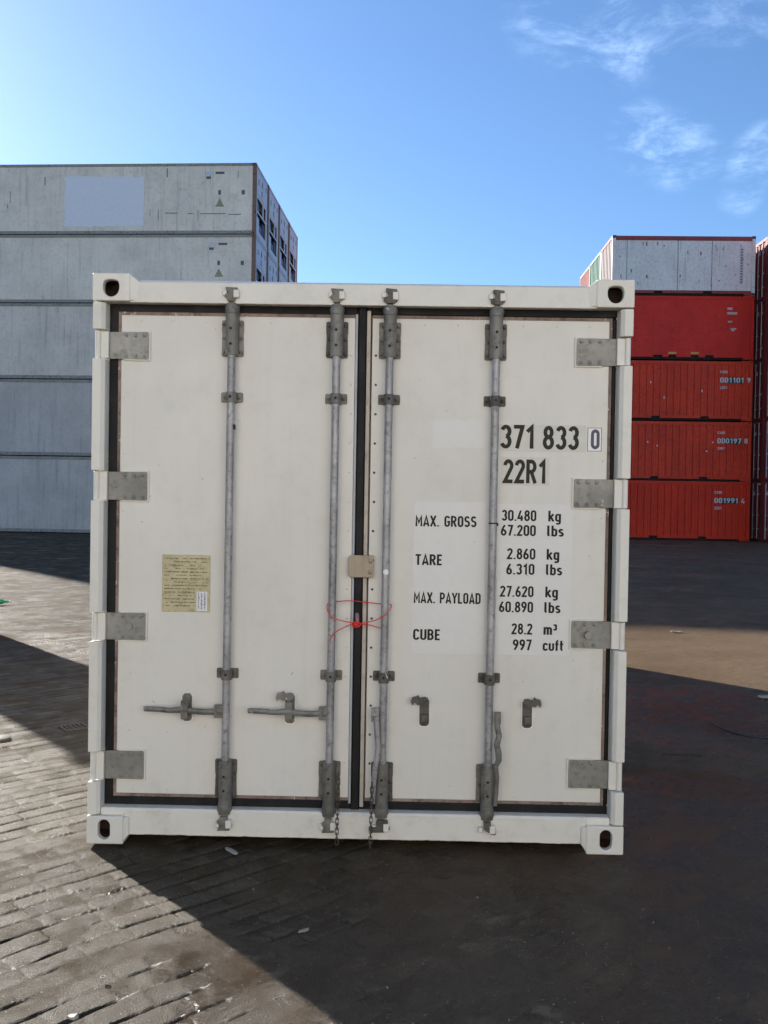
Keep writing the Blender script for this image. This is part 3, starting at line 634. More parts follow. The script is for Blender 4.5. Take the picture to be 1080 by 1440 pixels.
# decal films
def film(x0, x1, z0, z1, mat, par, y=DF-.0012, name='decal_film', rag=.0015):
    n = 14; pts = []
    for i in range(n): pts.append((x0+(x1-x0)*i/n, z0+random.uniform(-rag, rag)))
    for i in range(n): pts.append((x1+random.uniform(-rag, rag), z0+(z1-z0)*i/n))
    for i in range(n): pts.append((x1-(x1-x0)*i/n, z1+random.uniform(-rag, rag)))
    for i in range(n): pts.append((x0+random.uniform(-rag, rag), z1-(z1-z0)*i/n))
    return MB().prism(pts, y, DF-.0001).build(name, mat, par, smooth=False)
film(1.467, 1.796, .889, 1.583, m_patch, dr); film(1.850, 2.192, .889, 1.579, m_patch, dr)
film(1.844, 2.246, 1.819, 1.941, m_patchy, dr); film(1.863, 2.081, 1.663, 1.793, m_patchy, dr, rag=.003); film(1.546, 1.786, 1.831, 1.957, m_patch, dr, rag=.005)
film(2.249, 2.318, 1.822, 1.934, m_patchw, dr)
TY = DF-.0022
for q in (('371', 1.855, 2.012, 1.832, 1.938), ('833', 2.050, 2.211, 1.830, 1.936), ('22R1', 1.872, 2.068, 1.674, 1.781)):
    t1 = MB(); text(t1, *q, TY, t=.165); t1.build('number_lettering', m_inkb, dr, smooth=False)
t1 = MB(); text(t1, '0', 2.268, 2.305, 1.835, 1.923, TY, t=.17)
for (a, b_, c, d_) in ((2.251, 2.316, 1.824, 1.8265), (2.251, 2.316, 1.9295, 1.932)): t1.box(a, b_, DF-.0020, DF-.0014, c, d_)
for (a, b_) in ((2.251, 2.2535), (2.3135, 2.316)): t1.box(a, b_, DF-.0020, DF-.0014, 1.8265, 1.9295)
t1.build('check_digit', m_inkc, dr, smooth=False)
t1 = MB(); q = .168
for s, a, b_, z in (('MAX. GROSS', 1.476, 1.753, 1.470), ('TARE', 1.478, 1.601, 1.293), ('MAX. PAYLOAD', 1.474, 1.779, 1.119), ('CUBE', 1.474, 1.598, .950),
                    ('30.480', 1.868, 2.025, 1.502), ('67.200', 1.866, 2.024, 1.434), ('2.860', 1.896, 2.024, 1.327), ('6.310', 1.894, 2.021, 1.257),
                    ('27.620', 1.867, 2.019, 1.155), ('60.890', 1.864, 2.018, 1.084), ('28.2', 1.923, 2.017, .984), ('997', 1.930, 2.014, .911),
                    ('kg', 2.081, 2.137, 1.502), ('lbs', 2.077, 2.151, 1.434), ('kg', 2.077, 2.133, 1.327), ('lbs', 2.075, 2.147, 1.257), ('kg', 2.074, 2.130, 1.155), ('lbs', 2.071, 2.143, 1.084), ('m^', 2.069, 2.130, .984), ('cuft', 2.067, 2.160, .911)):
    t1 = MB(); text(t1, s, a, b_, z, z+.049, TY, t=q, gap=.10); t1.build('weight_lettering', m_ink, dr, smooth=False)
# data plate
p = MB(); p.box(.318, .538, DF-.005, DF-.0004, 1.059, 1.321); po = p.build('data_plate', m_plate, dl, bevel=.0012)
p = MB()
for i in range(15):
    z = 1.304-i*.0155
    if z < 1.075: break
    u = .328+random.choice((0, .01, .03, .045)); ue = .528-random.choice((0, .01, .03, .05))
    if i in (0, 4, 8, 12): u, ue = .328, .526
    if z < 1.160: ue = min(ue, .468)
    if i % 4 == 3: p.box(.324, min(ue+.01, .531), DF-.0056, DF-.0049, z+.0085, z+.0092)
    while u < ue:
        wd = random.uniform(.004, .016); hh = random.uniform(.0025, .0055)
        if random.random() < .82: p.box(u, min(u+wd, ue), DF-.0058, DF-.0049, z-hh/2, z+hh/2)
        u += wd+random.uniform(.0015, .004)
p.build('plate_print', plain('brown_plate_print', (.15, .115, .055), .6), dl, smooth=False)
p = MB(); p.box(.478, .527, DF-.0066, DF-.0049, 1.064, 1.153); p.build('sticker', m_whitepl, dl)
p = MB()
for i in range(3):
    x = .484+i*.014; z = 1.072
    while z < 1.146:
        dz = random.uniform(.002, .007); p.box(x, x+random.uniform(.004, .008), DF-.0072, DF-.0066, z, min(z+dz, 1.148)); z += dz+random.uniform(.001, .003)
p.build('sticker_print', plain('grey_violet_print', (.22, .21, .27), .6), dl, smooth=False)
# little marks, chips and scuffs on the doors
p = MB(); random.seed(21)
for k in range(46):
    u = random.choice((random.uniform(.15, 1.16), random.uniform(1.29, 2.32))); z = random.uniform(.24, 2.39); L2 = random.uniform(.002, .008); a = random.uniform(0, 3.1)
    hw = .0009
    if random.random() < .15: L2 *= 2.5
    c_, s_ = math.cos(a), math.sin(a)
    p.prism([(u-c_*L2/2+s_*hw, z-s_*L2/2-c_*hw), (u+c_*L2/2+s_*hw, z+s_*L2/2-c_*hw), (u+c_*L2/2-s_*hw, z+s_*L2/2+c_*hw), (u-c_*L2/2-s_*hw, z-s_*L2/2+c_*hw)], DF-.0026, DF-.0023)
p.build('paint_chips', plain('chip_brown', (.22, .17, .13), .7), dl, smooth=False)

# chains hanging from the sill
def chain(x, z0, z1, xe, label):
    mb = MB(); pitch = .0225; n = int((z0-z1)/pitch)
    for i in range(n+1):
        z = z0-i*pitch; xx = x+(xe-x)*i/n; ln, wd = .017, .0075
        pts = []
        for k in range(13):
            a = 2*math.pi*k/12; dx = math.cos(a)*wd; dz = math.sin(a)*wd+(ln-wd)*(1 if math.sin(a) > 0 else -1)
            tw = R(12) if i % 2 else R(78)
            pts.append((xx+dx*math.cos(tw), -.016+dx*math.sin(tw), z+dz))
        mb.tube(pts, .0019, 6, caps=False)
    o = mb.build('chain', m_rust)
    o.location = root.location; o.rotation_euler = root.rotation_euler
    return tag(o, label, 'chain', 'chains hanging at the door sill')
chain(1.146, .335, .030, 1.142, 'short rusty chain hanging over the sill from the left door, leftmost of two')
chain(1.298, .300, -.0+.028, 1.294, 'short rusty chain hanging under the right door handle by the centre gasket')

# red wire seal tied round the two middle rods
def smooth_path(P, n=8):
    P = [Vector(p) for p in P]; outp = []
    for i in range(len(P)-1):
        a = P[max(i-1, 0)]; b_ = P[i]; c = P[i+1]; d_ = P[min(i+2, len(P)-1)]
        for k in range(n):
            t = k/n; outp.append(.5*((2*b_)+(c-a)*t+(2*a-5*b_+4*c-d_)*t*t+(3*b_-a-3*c+d_)*t**3))
    outp.append(P[-1]); return outp
s = MB(); rw = .0024
s.tube(smooth_path([(1.085, .044, 1.118), (1.122, .030, 1.121), (1.17, .020, 1.127), (1.225, .012, 1.126), (1.29, .018, 1.119), (1.325, .030, 1.114), (1.36, .044, 1.112)]), rw, 6)
s.tube(smooth_path([(1.085, .040, 1.115), (1.080, .022, 1.105), (1.083, .004, 1.085), (1.10, -.001, 1.058), (1.14, .004, 1.040), (1.19, .012, 1.030), (1.218, .014, 1.027), (1.26, .010, 1.032), (1.31, .002, 1.048), (1.35, -.001, 1.075), (1.368, .004, 1.098), (1.371, .024, 1.112), (1.360, .044, 1.112)]), rw, 6)
s.tube(smooth_path([(1.092, .004, .942), (1.102, .002, .962), (1.125, .004, .988), (1.165, .010, 1.010), (1.195, .012, 1.022), (1.218, .012, 1.019), (1.26, .012, 1.022), (1.30, .018, 1.012), (1.333, .034, 1.000)]), rw, 6)
for k in range(5):
    a = k*1.2; s.tube(smooth_path([(1.214+.020*math.cos(a+q), .006+.004*math.sin(q*2+k), 1.022+.012*math.sin(a+q)) for q in (0, 1, 2, 3, 4, 5, 6)], 4), .0028, 6)
s.tube([(1.205, .006, 1.022), (1.214, .002, 1.021), (1.226, .006, 1.019)], [.008, .014, .007], 10)
so_ = s.build('wire_seal', m_red); so_.location = root.location; so_.rotation_euler = root.rotation_euler
tag(so_, 'thin red wire seal knotted round the two middle lock rods across the centre gasket', 'seal')
s = MB(); s.tube([(1.216, .018, 1.072), (1.217, .014, 1.06), (1.218, .010, 1.035)], [.007, .009, .009], 12); s.build('seal_pin', plain('grey_pink_plastic', (.26, .12, .14), .4), so_)

# ================================================================== BACKGROUND CONTAINERS
m_greyreef = paint('weathered_grey_white', (.88, .76, .61), dirt=(.26, .22, .17), dirt_amt=.25, streak=.45, rough=.5, scale=.8, vary=.10, rust=.0)
m_lowreef = paint('weathered_shade_dark_grey', (.62, .545, .47), dirt=(.2, .18, .17), dirt_amt=.22, streak=.55, rough=.5, scale=.8, vary=.10)  # lower levels: shade near the ground put into a darker paint
m_reefrail = paint('grimy_reefer_rail', (.36, .33, .28), dirt=(.10, .07, .045), dirt_amt=.9, streak=.2, rough=.6, scale=1.6, rust=.25)
m_rustpost = paint('rusty_post', (.27, .16, .11), dirt=(.06, .03, .02), dirt_amt=.9, rust=.55, rough=.8, scale=2)
m_alu = paint('bright_reefer_unit_frame', (.62, .63, .66), dirt=(.15, .15, .17), dirt_amt=.8, streak=.6, rough=.4, scale=2.5)
m_unit = plain('reefer_unit_dark_blue', (.02, .035, .08), .5)
m_redc = paint('faded_red_paint', (.68, .052, .020), spec=.22, dirt=(.14, .03, .02), dirt_amt=.5, streak=.35, rough=.5, rust=.12, vary=.12)
m_redd = paint('deep_red_paint', (.66, .026, .013), spec=.22, dirt=(.12, .02, .016), dirt_amt=.4, streak=.25, rough=.45, rust=.08, vary=.1)
m_redb = paint('bright_red_paint', (.68, .038, .012), spec=.22, dirt=(.18, .03, .02), dirt_amt=.4, streak=.3, rough=.5, rust=.10, vary=.1)
m_maroon = paint('maroon_paint', (.30, .035, .028), dirt=(.07, .03, .02), dirt_amt=.6, streak=.5, rough=.5, rust=.3, vary=.15)
m_greyc = paint('scuffed_light_grey_paint', (.78, .74, .70), dirt=(.24, .18, .15), dirt_amt=.4, streak=.5, rough=.5, scale=1.3, rust=.10, vary=.07)
m_green = paint('faded_green_paint', (.05, .19, .12), dirt=(.3, .3, .26), dirt_amt=.6, streak=.4, rough=.5, rust=.15)
m_pink = paint('faded_pinkish_red_paint', (.32, .085, .06), dirt=(.4, .3, .26), dirt_amt=.6, streak=.5, rough=.5, rust=.2)
m_whitec = paint('pinkish_white_paint', (.34, .29, .27), dirt=(.35, .2, .15), dirt_amt=.6, streak=.5, rough=.5, rust=.2)
m_dark = plain('underframe_dark', (.02, .018, .016), .9)
m_fit = plain('dark_blue_grey_fitting', (.07, .10, .12), .6)
m_orange = plain('yellow_orange_label', (.55, .33, .08), .5)
m_codew = plain('white_code_paint', (.62, .60, .58), .5)
m_codeb = plain('black_code_band', (.02, .018, .022), .5)

def corr(mb, L, z0, z1, y, sgn, pitch=.278, dep=.034, x0=0., axis='x', off=0.):
    # trapezoid corrugation along x (or y); y is the outer plane, depth goes inward by sgn*dep
    n = max(1, int(L/pitch)); p = L/n; pr = []
    for i in range(n):
        a = x0+i*p; pr += [(a, 0), (a+p*.36, 0), (a+p*.44, dep), (a+p*.92, dep)]
    pr.append((x0+L, 0)); vs = []
    for (a, d) in pr:
        q = y+sgn*d
        for z in (z0, z1): vs.append((a, q, z) if axis == 'x' else (q, a, z))
    mb.add(vs, [(2*i, 2*i+2, 2*i+3, 2*i+1) for i in range(len(pr)-1)])
def container(L, H, kind, body, frame, left_end='wall', endmat=None, rail=None, fit=None, pockets=2, flat=False, name=None, lines=None, deep=False):
    """long side along +x facing -y, origin at the front left bottom corner"""
    r = empty(name or 'shipping_container'); rail = rail or frame; fit = fit or frame; endmat = endmat or body
    reef = kind == 'reefer'
    pz0, pz1 = (.16, H-.10) if reef else (.205, H-.165)
    # posts and fittings
    for u in (0, L-.15):
        for y in (0, 2.438-.15):
            MB().box(u+.006, u+.144, y+.006, y+.144, .118, H-.118).build('corner_post', frame, r)
    for u in (0, L-.17):
        for y in (0, 2.438-.16):
            for z in (0, H-.120):
                o = MB().box(u, u+.17, y, y+.16, z, z+.120).build('corner_fitting', fit, r, bevel=.008)
                if y == 0:
                    uh = .06 if u == 0 else L-.11
                    MB().box(uh, uh+.05, -.003, .01, z+.03, z+.10).build('fitting_hole', m_dark, o)
    if reef:
        for y0, y1 in ((.010, .10), (2.34, 2.43)): MB().box(.17, L-.17, y0, y1, H-.115, H-.006).build('top_rail', rail, r)
        for y0, y1 in ((.012, .12), (2.32, 2.426)): MB().box(.17, L-.17, y0, y1, .035, .155).build('bottom_rail', rail, r)
    else:
        t = MB(); t.box(.155, L-.155, .012, .09, H-.205 if deep else H-.165, H-.022 if deep else H-.095)
        for u in (() if deep else (.172, L-.50)): t.box(u, u+.33, .008, .08, H-.097, H-.004)
        t.build('top_rail', rail, r); MB().box(.155, L-.155, 2.35, 2.426, H-.165, H-.095).build('top_rail', rail, r)
        b_ = MB()
        if pockets == 2: pk = [(1.80, 2.16), (3.88, 4.24)]
        elif pockets == 4: pk = [(1.83, 2.20), (2.48, 2.80), (3.42, 3.75), (4.02, 4.38)]
        else: pk = []
        # one rail outline with the fork pockets notched out of it
        out_ = [(.155, .012), (.44, .012), (.44, .085)]
        for a, c in pk: out_ += [(a, .085), (a, .178), (c, .178), (c, .085)]
        out_ += [(L-.44, .085), (L-.44, .012), (L-.155, .012), (L-.155, .205), (.155, .205)]
        b_.prism(out_, .012, .12); b_.build('bottom_rail', rail, r)
        MB().box(.155, L-.155, 2.32, 2.426, .085, .205).build('bottom_rail', rail, r)
    u_ = MB(); u_.box(.18, L-.18, .13, 2.31, .008, .20); u_.build('underframe', m_dark, r)
    # sides
    for far in (0, 1):
        s = MB(); y = .030 if not far else 2.408; sg = 1 if not far else -1
        if flat or reef:
            n = 24; pts = []
            s.add([(x, y+sg*(0.004 if i % 2 else 0), z) for i, x in enumerate([.15+(L-.30)*k/n for k in range(n+1)]) for z in (pz0-.01, pz1+.01)], [(2*i, 2*i+2, 2*i+3, 2*i+1) for i in range(n)])
        else: corr(s, L-.30, pz0-.01, pz1+.01, y-sg*.012, sg, x0=.15, dep=.052)
        s.build('side_panel', body, r)
    if lines:
        sg_ = plain('seam_grey', (.16, .16, .17), .7)
        for x in lines: MB().box(x, x+.022, .022, .031, pz0, pz1).build('panel_seam', sg_, r)
    rf = MB(); rf.box(.10, L-.10, .10, 2.34, H-.09 if not reef else H-.05, H-.012); rf.build('roof', body, r)
    # ends
    def end(xp, sg, style):
        s = MB()
        if style == 'wall':
            corr(s, 2.14, .20, H-.12, xp+sg*.02, sg, x0=.149, axis='y', pitch=.30, dep=.06)
            s.build('end_wall', endmat, r)
            for q in ((.02, .20), (H-.12, H-.01)): MB().box(min(xp, xp+sg*.09), max(xp, xp+sg*.09), .15, 2.288, *q).build('end_rail', rail, r)
        elif style == 'doors':
            for a in (.155, 1.224):
                s = MB(); corr(s, 1.05, .20, H-.14, xp+sg*.02, sg, x0=a, axis='y', pitch=.35, dep=.03); dr_ = s.build('door', endmat, r)
                for q in (.28, .78):
                    k = MB(); k.cyl((xp-sg*.02, a+q, .12), (xp-sg*.02, a+q, H-.1), .02, 8)
                    for zz in (.5, 1.1, H-.6): k.box(xp-.03, xp+.03, a+q-.05, a+q+.05, zz, zz+.05)
                    k.build('lock_rod', m_codew, dr_)
                k = MB(); k.box(xp-.012*1, xp+.004, a+.62, a+.80, H-.62, H-.46); k.build('code_mark', m_codew, dr_)
            for q in ((.02, .19), (H-.13, H-.01)): MB().box(min(xp, xp+sg*.09), max(xp, xp+sg*.09), .15, 2.288, *q).build('end_rail', rail, r)
        elif style == 'unit':
            x_ = xp
            def bx(mb, d0, d1, *q): mb.box(min(x_+sg*d0, x_+sg*d1), max(x_+sg*d0, x_+sg*d1), *q)
            s = MB(); bx(s, .02, .06, .15, 2.288, 1.62, H-.10); bx(s, .012, .02, .3, 1.15, 1.75, H-.25); bx(s, .012, .02, 1.28, 2.15, 1.75, H-.25)
            bx(s, .02, .06, .15, .34, .13, 1.62); bx(s, .02, .06, 2.05, 2.288, .13, 1.62); bx(s, .02, .06, .34, 2.05, 1.02, 1.10); bx(s, .02, .06, .34, 2.05, .13, .30); bx(s, .02, .06, 1.45, 1.6, 1.10, 1.62)
            bx(s, .0, .05, .15, 2.288, .02, .125); bx(s, .0, .05, .15, 2.288, H-.095, H-.01)
            s.build('cooling_unit_frame', m_alu, r)
            s = MB(); bx(s, .30, .34, .34, 2.05, .30, 1.62); bx(s, .06, .30, .34, 2.05, 1.02, 1.08)
            s.build('machinery_bay', m_unit, r)
            for y_, z_, rr in ((.80, 1.36, .20), (1.82, 1.36, .14)): MB().cyl((x_+sg*.08, y_, z_), (x_+sg*.28, y_, z_), rr, 16).build('fan', m_unit, r)
            s = MB(); bx(s, .08, .28, 1.0, 1.5, .34, .70); s.build('compressor', m_unit, r)
            s = MB(); bx(s, .08, .2, 1.65, 1.95, .34, .95); s.build('receiver_box', m_unit, r)
            s = MB(); bx(s, .065, .08, .42, .92, .35, .9); s.build('control_box', m_alu, r)
            for y_, z_ in ((.5, 2.2), (1.1, 1.9), (1.9, 2.35), (1.2, 2.3)):
                s = MB(); bx(s, .008, .013, y_, y_+.12, z_, z_+.22); s.build('unit_label', m_unit, r)
    end(0, 1, left_end); end(L, -1, 'unit' if reef else ('doors' if left_end == 'wall' else 'wall'))
    return r
def place(o, base, ang, u, wd, z):
    o.location = (base[0]+u*math.cos(ang)+wd*math.sin(ang), base[1]-u*math.sin(ang)+wd*math.cos(ang), z); o.rotation_euler = (0, 0, -ang)
    return o
LV = ['bottom', 'second from the ground', 'middle', 'fourth from the ground', 'topmost']
ROW = ['front row', 'second row', 'third row', 'back row']

# ---- left block of reefers (40 ft, five high, four rows deep)
LB, LA = (-5.15, 35.0), .064
proto = {}
L40 = 12.192
rgrey = container(L40, 2.9, 'reefer', m_greyreef, m_rustpost, 'wall', rail=m_reefrail, name='reefer_container')
m_midreef = paint('weathered_shade_mid_grey', (.80, .69, .56), dirt=(.24, .2, .16), dirt_amt=.25, streak=.5, rough=.5, scale=.8, vary=.10)  # middle level: part of the stack's downward shade put into the paint
rmid = container(L40, 2.9, 'reefer', m_midreef, m_rustpost, 'wall', rail=m_reefrail, name='reefer_container')
rlow = container(L40, 2.9, 'reefer', m_lowreef, m_rustpost, 'wall', rail=m_reefrail, name='reefer_container')
hs = [3.03, 3.03, 2.99, 2.68, 2.76]
used = set()
toplab = ['weathered grey container with a pale blue painted-over rectangle, topmost at left',
          'weathered grey container directly under the one with the pale blue rectangle',
          'plain grey container in the middle level of the left front row',
          'shade-darkened blue grey streaked reefer container second from the ground in the left front row',
          'shade-darkened blue grey reefer container standing on the ground in the left front row']
topc = None
for row in range(4):
    z = 0
    for lv in range(5):
        src = rlow if lv < 2 else (rmid if lv == 2 else rgrey)
        if src.name not in used: used.add(src.name); o = src
        else: o = copy_tree(src)
        place(o, LB, LA, -L40, row*2.50+(.0 if row < 3 else .06)+random.uniform(-.01, .01)*(row > 0), z); o.scale = (1, 1, hs[lv]/2.9); z += hs[lv]
        if row == 0: lab = toplab[4-lv]
        else: lab = 'grey reefer container at left, %s, %s, cooling unit end facing right' % (LV[lv], ROW[row])
        tag(o, lab, 'container', 'reefer containers stacked at left')
        if row == 0 and lv == 4: topc = o
        if row == 0 and lv == 3: topc2 = o
# painted-over patch and small marks on the top container (local coordinates)
def lp(px, py, top=True): pass
def smark(par, xs, zs, mat, name, y=.024):
    p = MB(); p.box(xs[0], xs[1], y, .031, zs[0], zs[1]); return p.build(name, mat, par)
p = MB(); pts = []; random.seed(3)
x0_, x1_, z0_, z1_ = 4.58, 7.74, .34, 2.38
n = 18
for i in range(n): pts.append((x0_+(x1_-x0_)*i/n, z0_+random.uniform(-.035, .035)))
for i in range(n): pts.append((x1_+random.uniform(-.035, .035), z0_+(z1_-z0_)*i/n))
for i in range(n): pts.append((x1_-(x1_-x0_)*i/n, z1_+random.uniform(-.03, .03)))
for i in range(n): pts.append((x0_+random.uniform(-.035, .035), z1_-(z1_-z0_)*i/n))
p.prism(pts, .021, .030).build('painted_over_patch', plain('pale_blue_patch_paint', (.84, .83, .84), .55), topc, smooth=False)
m_tinyw = plain('small_white_label', (.62, .66, .72), .5); m_tinyd = plain('small_dark_print', (.12, .12, .12), .6); m_tri = plain('yellow_green_warning', (.34, .34, .14), .5)
for par, dx in ((topc, 0), (topc2, .03)):
    smark(par, (10.20+dx*5, 10.45+dx*5), (2.42, 2.56), m_tinyw, 'code_label'); smark(par, (10.58+dx*5, 10.93+dx*5), (2.46, 2.55), m_tinyd, 'code_print')
    smark(par, (10.22+dx*5, 10.40+dx*5), (2.26, 2.36), m_tinyd, 'size_print', .022)
    smark(par, (11.62, 11.74), (1.62, 1.80), m_tinyd, 'small_plate'); smark(par, (10.70, 10.80), (1.62, 1.80), m_tinyd, 'warning_text')
    p = MB(); p.prism([(10.62, 1.20), (10.90, 1.20), (10.76, 1.48)], .022, .030); p.build('warning_triangle', m_tri, par)
    p = MB(); p.box(10.60, 10.92, .020, .030, 1.14, 1.18); p.build('warning_bar', m_tinyd, par)
# scrape marks on the grey panels
random.seed(12)
sm = MB()
for k in range(16):
    x = random.uniform(.8, 11.6); z = random.uniform(.5, 2.4)
    if 4.4 < x < 7.9: continue
    sm.box(x, x+random.uniform(.02, .05), .0235, .030, z, z+random.uniform(.1, .5))
for (x, z, ww) in ((8.6, .86, .5), (9.5, .84, .2), (10.0, .83, 1.0), (11.1, .80, .5)): sm.box(x, x+ww, .0225, .030, z, z+.035)
sm.build('scrapes', plain('scrape_grey', (.24, .24, .25), .7), topc, smooth=False)

# ---- stacks added outside the frame at left, heights set to shade the yard
gl = 'added shade stacks further left'
for lv in range(5):
    o = container(6.058, 2.9, 'dry', m_greyc, m_greyc, 'wall', name='shipping_container') if lv == 0 else copy_tree(sc20)
    if lv == 0: sc20 = o
    place(o, LB, LA, -L40-6.2, .0, lv*2.896)
    tag(o, 'light grey short container, %s, in the tower left of the reefers' % LV[lv], 'container', gl)
for bay in range(2):
    for lv in range(3):
        o = copy_tree(rgrey); place(o, LB, LA, -L40*2-7.0-bay*12.5, .0, lv*2.9); o.scale = (1, 1, 1)
        tag(o, 'grey reefer container, %s, %s added shade stack beyond the tower' % (LV[lv], ('nearer', 'farther')[bay]), 'container', gl)
# hidden stack added to shade the gap between the two blocks
o20 = container(L40, 2.9, 'dry', m_redc, m_redc, 'wall', name='shipping_container')
for lv in range(4):
    o = o20 if lv == 0 else copy_tree(o20)
    place(o, (-4.2, 41.0), .03, 0, 0, lv*2.76); o.scale = (1, 1, 2.76/2.9)
    tag(o, 'long red container, %s, in the added shade stack behind the cream container' % LV[lv], 'container', 'added shade stack behind the cream one')

# ---- right block
RB, RA = (9.57, 38.6), .030
grp = 'containers stacked at right'
def code(par, st, u0, z):
    b1 = MB(); b1.box(u0+.30, u0+1.02, -.004+.012, .030, z-.02, z+.24); b1.build('code_band', m_codeb, par)
    t = MB(); text(t, st[:6], u0, u0+1.0, z, z+.215, .004, t=.17, gap=.10, lay=.0004); text(t, st[6], u0+1.14, u0+1.28, z, z+.215, .004, t=.17, lay=.0004); t.build('code_number', m_codew, par, smooth=False)
    t = MB(); text(t, 'CAIU', u0, u0+.30, z+.40, z+.51, .008, t=.16, lay=.0004); text(t, '22G1', u0, u0+.30, z-.27, z-.16, .008, t=.16, lay=.0004); t.build('prefix_and_size_code', m_codew, par, smooth=False)
c_base = container(6.058, 2.55, 'dry', m_redb, m_redb, 'wall', name='shipping_container')
c_red = container(6.058, 2.55, 'dry', m_redc, m_redc, 'wall', name='shipping_container')
c_red2 = copy_tree(c_red)
c_flat = container(6.058, 2.72, 'dry', m_redd, m_redd, 'wall', pockets=4, flat=True, name='shipping_container')
c_white = container(6.058, 2.53, 'dry', m_greyc, m_greyc, 'wall', endmat=m_whitec, rail=m_maroon, fit=m_fit, flat=True, lines=(.62, 2.78, 4.22), deep=True, name='shipping_container')
stack = [(c_base, 2.55), (c_red, 2.59), (c_red2, 2.60), (c_flat, 2.72), (c_white, 2.53)]
labs = ['bright red corrugated container on the ground with code 001991 4', 'red corrugated container second from the ground with code 000197 8', 'red corrugated container in the middle of the stack with code 001101 9',
        'smooth deep red container with four fork pockets, under the light grey one', 'scuffed light grey container with dark red rails on top of the red stack']
z = 0
for (o, h), lab in zip(stack, labs):
    place(o, RB, RA, 0, 0, z); z += h; tag(o, lab, 'container', grp)
code(c_base, '0019914', 4.55, 1.62); code(c_red, '0001978', 4.62, 1.62); code(c_red2, '0011019', 4.68, 1.62)
p = MB()
for a in (2.46, 3.41): p.box(a, a+.34, .006, .012, .215, .30)
p.build('fork_pocket_label', m_orange, c_flat)
p = MB(); p.box(4.92, 5.14, .020, .031, 2.12, 2.22); p.box(4.92, 5.34, .020, .031, 1.92, 2.02); p.box(4.96, 5.14, .020, .031, 1.58, 1.65); p.prism([(5.05, 1.34), (5.34, 1.34), (5.22, 1.22), (5.15, 1.20)], .020, .031); p.build('code_marks', plain('pinkish_white_print', (.55, .42, .40), .6), c_flat)
p = MB(); random.seed(5); zz = .55
while zz < 2.0: p.box(5.44, 5.52, .020, .031, zz, zz+.055); zz += .115
p.build('vertical_code_print', m_tinyd, c_white); p = MB(); p.box(5.40, 5.56, .023, .031, .50, 2.06); p.build('vertical_code_band', plain('pale_code_band', (.58, .56, .60), .5), c_white)
p = MB()
for k in range(26):
    x = random.uniform(.3, 5.8); q = random.uniform(.3, 2.2); a_ = random.uniform(.02, .07)
    p.box(x, x+a_, .0225, .031, q, q+random.uniform(.03, .16))
p.build('rust_scuffs', plain('brown_scuff', (.24, .15, .12), .8), c_white, smooth=False)
p = MB()
for (x, q) in ((1.72, 1.55), (2.3, .9), (3.9, 1.2)): p.box(x, x+.05, .012, .02, q, q+.10)
p.build('paint_chips', m_codew, c_red2)
p = MB()
for (x, q) in ((1.65, 1.60), (2.05, 1.45), (4.40, 1.62), (4.15, 1.24)): p.box(x, x+.05, .012, .02, q, q+.07)
p.build('paint_chips', m_codew, c_red)
# rows behind
greenc = container(6.058, 2.55, 'dry', m_green, m_green, 'wall', name='shipping_container')
pinkc = container(6.058, 2.55, 'dry', m_pink, m_pink, 'wall', name='shipping_container')
marc = container(6.058, 2.60, 'dry', m_maroon, m_maroon, 'doors', name='shipping_container')
first = {greenc.name, pinkc.name, marc.name}
for row, srcs, cn in ((1, greenc, 'green'), (2, pinkc, 'pinkish red')):
    for lv in range(5):
        s_ = srcs if lv != 4 else srcs
        if s_.name in first: first.discard(s_.name); o = s_
        else: o = copy_tree(s_)
        place(o, RB, RA, 0, row*2.50, lv*2.60 - (0)); o.scale = (1, 1, 2.598/2.55)
        tag(o, '%s container, %s, %s of the right stack' % (cn, LV[lv], ROW[row]), 'container', grp)
for row in range(2):
    for lv in range(5):
        if marc.name in first: first.discard(marc.name); o = marc
        else: o = copy_tree(marc)
        place(o, RB, RA, 6.058+.50, -2.46+row*2.50, lv*2.60)
        tag(o, 'dark maroon container, %s, %s stack at the right edge' % (LV[lv], ('nearer', 'farther')[row]), 'container', 'maroon containers at the right edge')
# unseen stacks and apron added behind the camera to bounce sunlight onto the doors
m_bouncereef = paint('bounce_white_paint', (.74, .71, .65), dirt=(.5, .46, .4), dirt_amt=.25, streak=.25, rough=.55, scale=.8)
p = MB(); p.add([(-60, -60, .004), (60, -60, .004), (60, -.9, .004), (-60, -.9, .004)], [(0, 1, 2, 3)])
tag(p.build('bounce_apron', paint('bounce_concrete', (.20, .185, .165), dirt=(.13, .115, .1), dirt_amt=.4, rough=.8, scale=.5)), kind='structure')  # unseen pale sheet added to reflect sun onto the doors
rbounce = container(L40, 2.9, 'reefer', m_bouncereef, m_bouncereef, 'wall', name='reefer_container')
for bay in range(3):
    for lv in range(4):
        o = rbounce if (bay == 0 and lv == 0) else copy_tree(rbounce); o.location = (6.6+bay*12.6-12.6+4, -14, lv*2.9); o.rotation_euler = (0, 0, math.pi)
        tag(o, 'added white reefer container, %s, %s bay, bouncing light from behind the camera' % (LV[lv], ('left', 'middle', 'right')[bay]), 'container', 'added bounce stacks behind the camera')

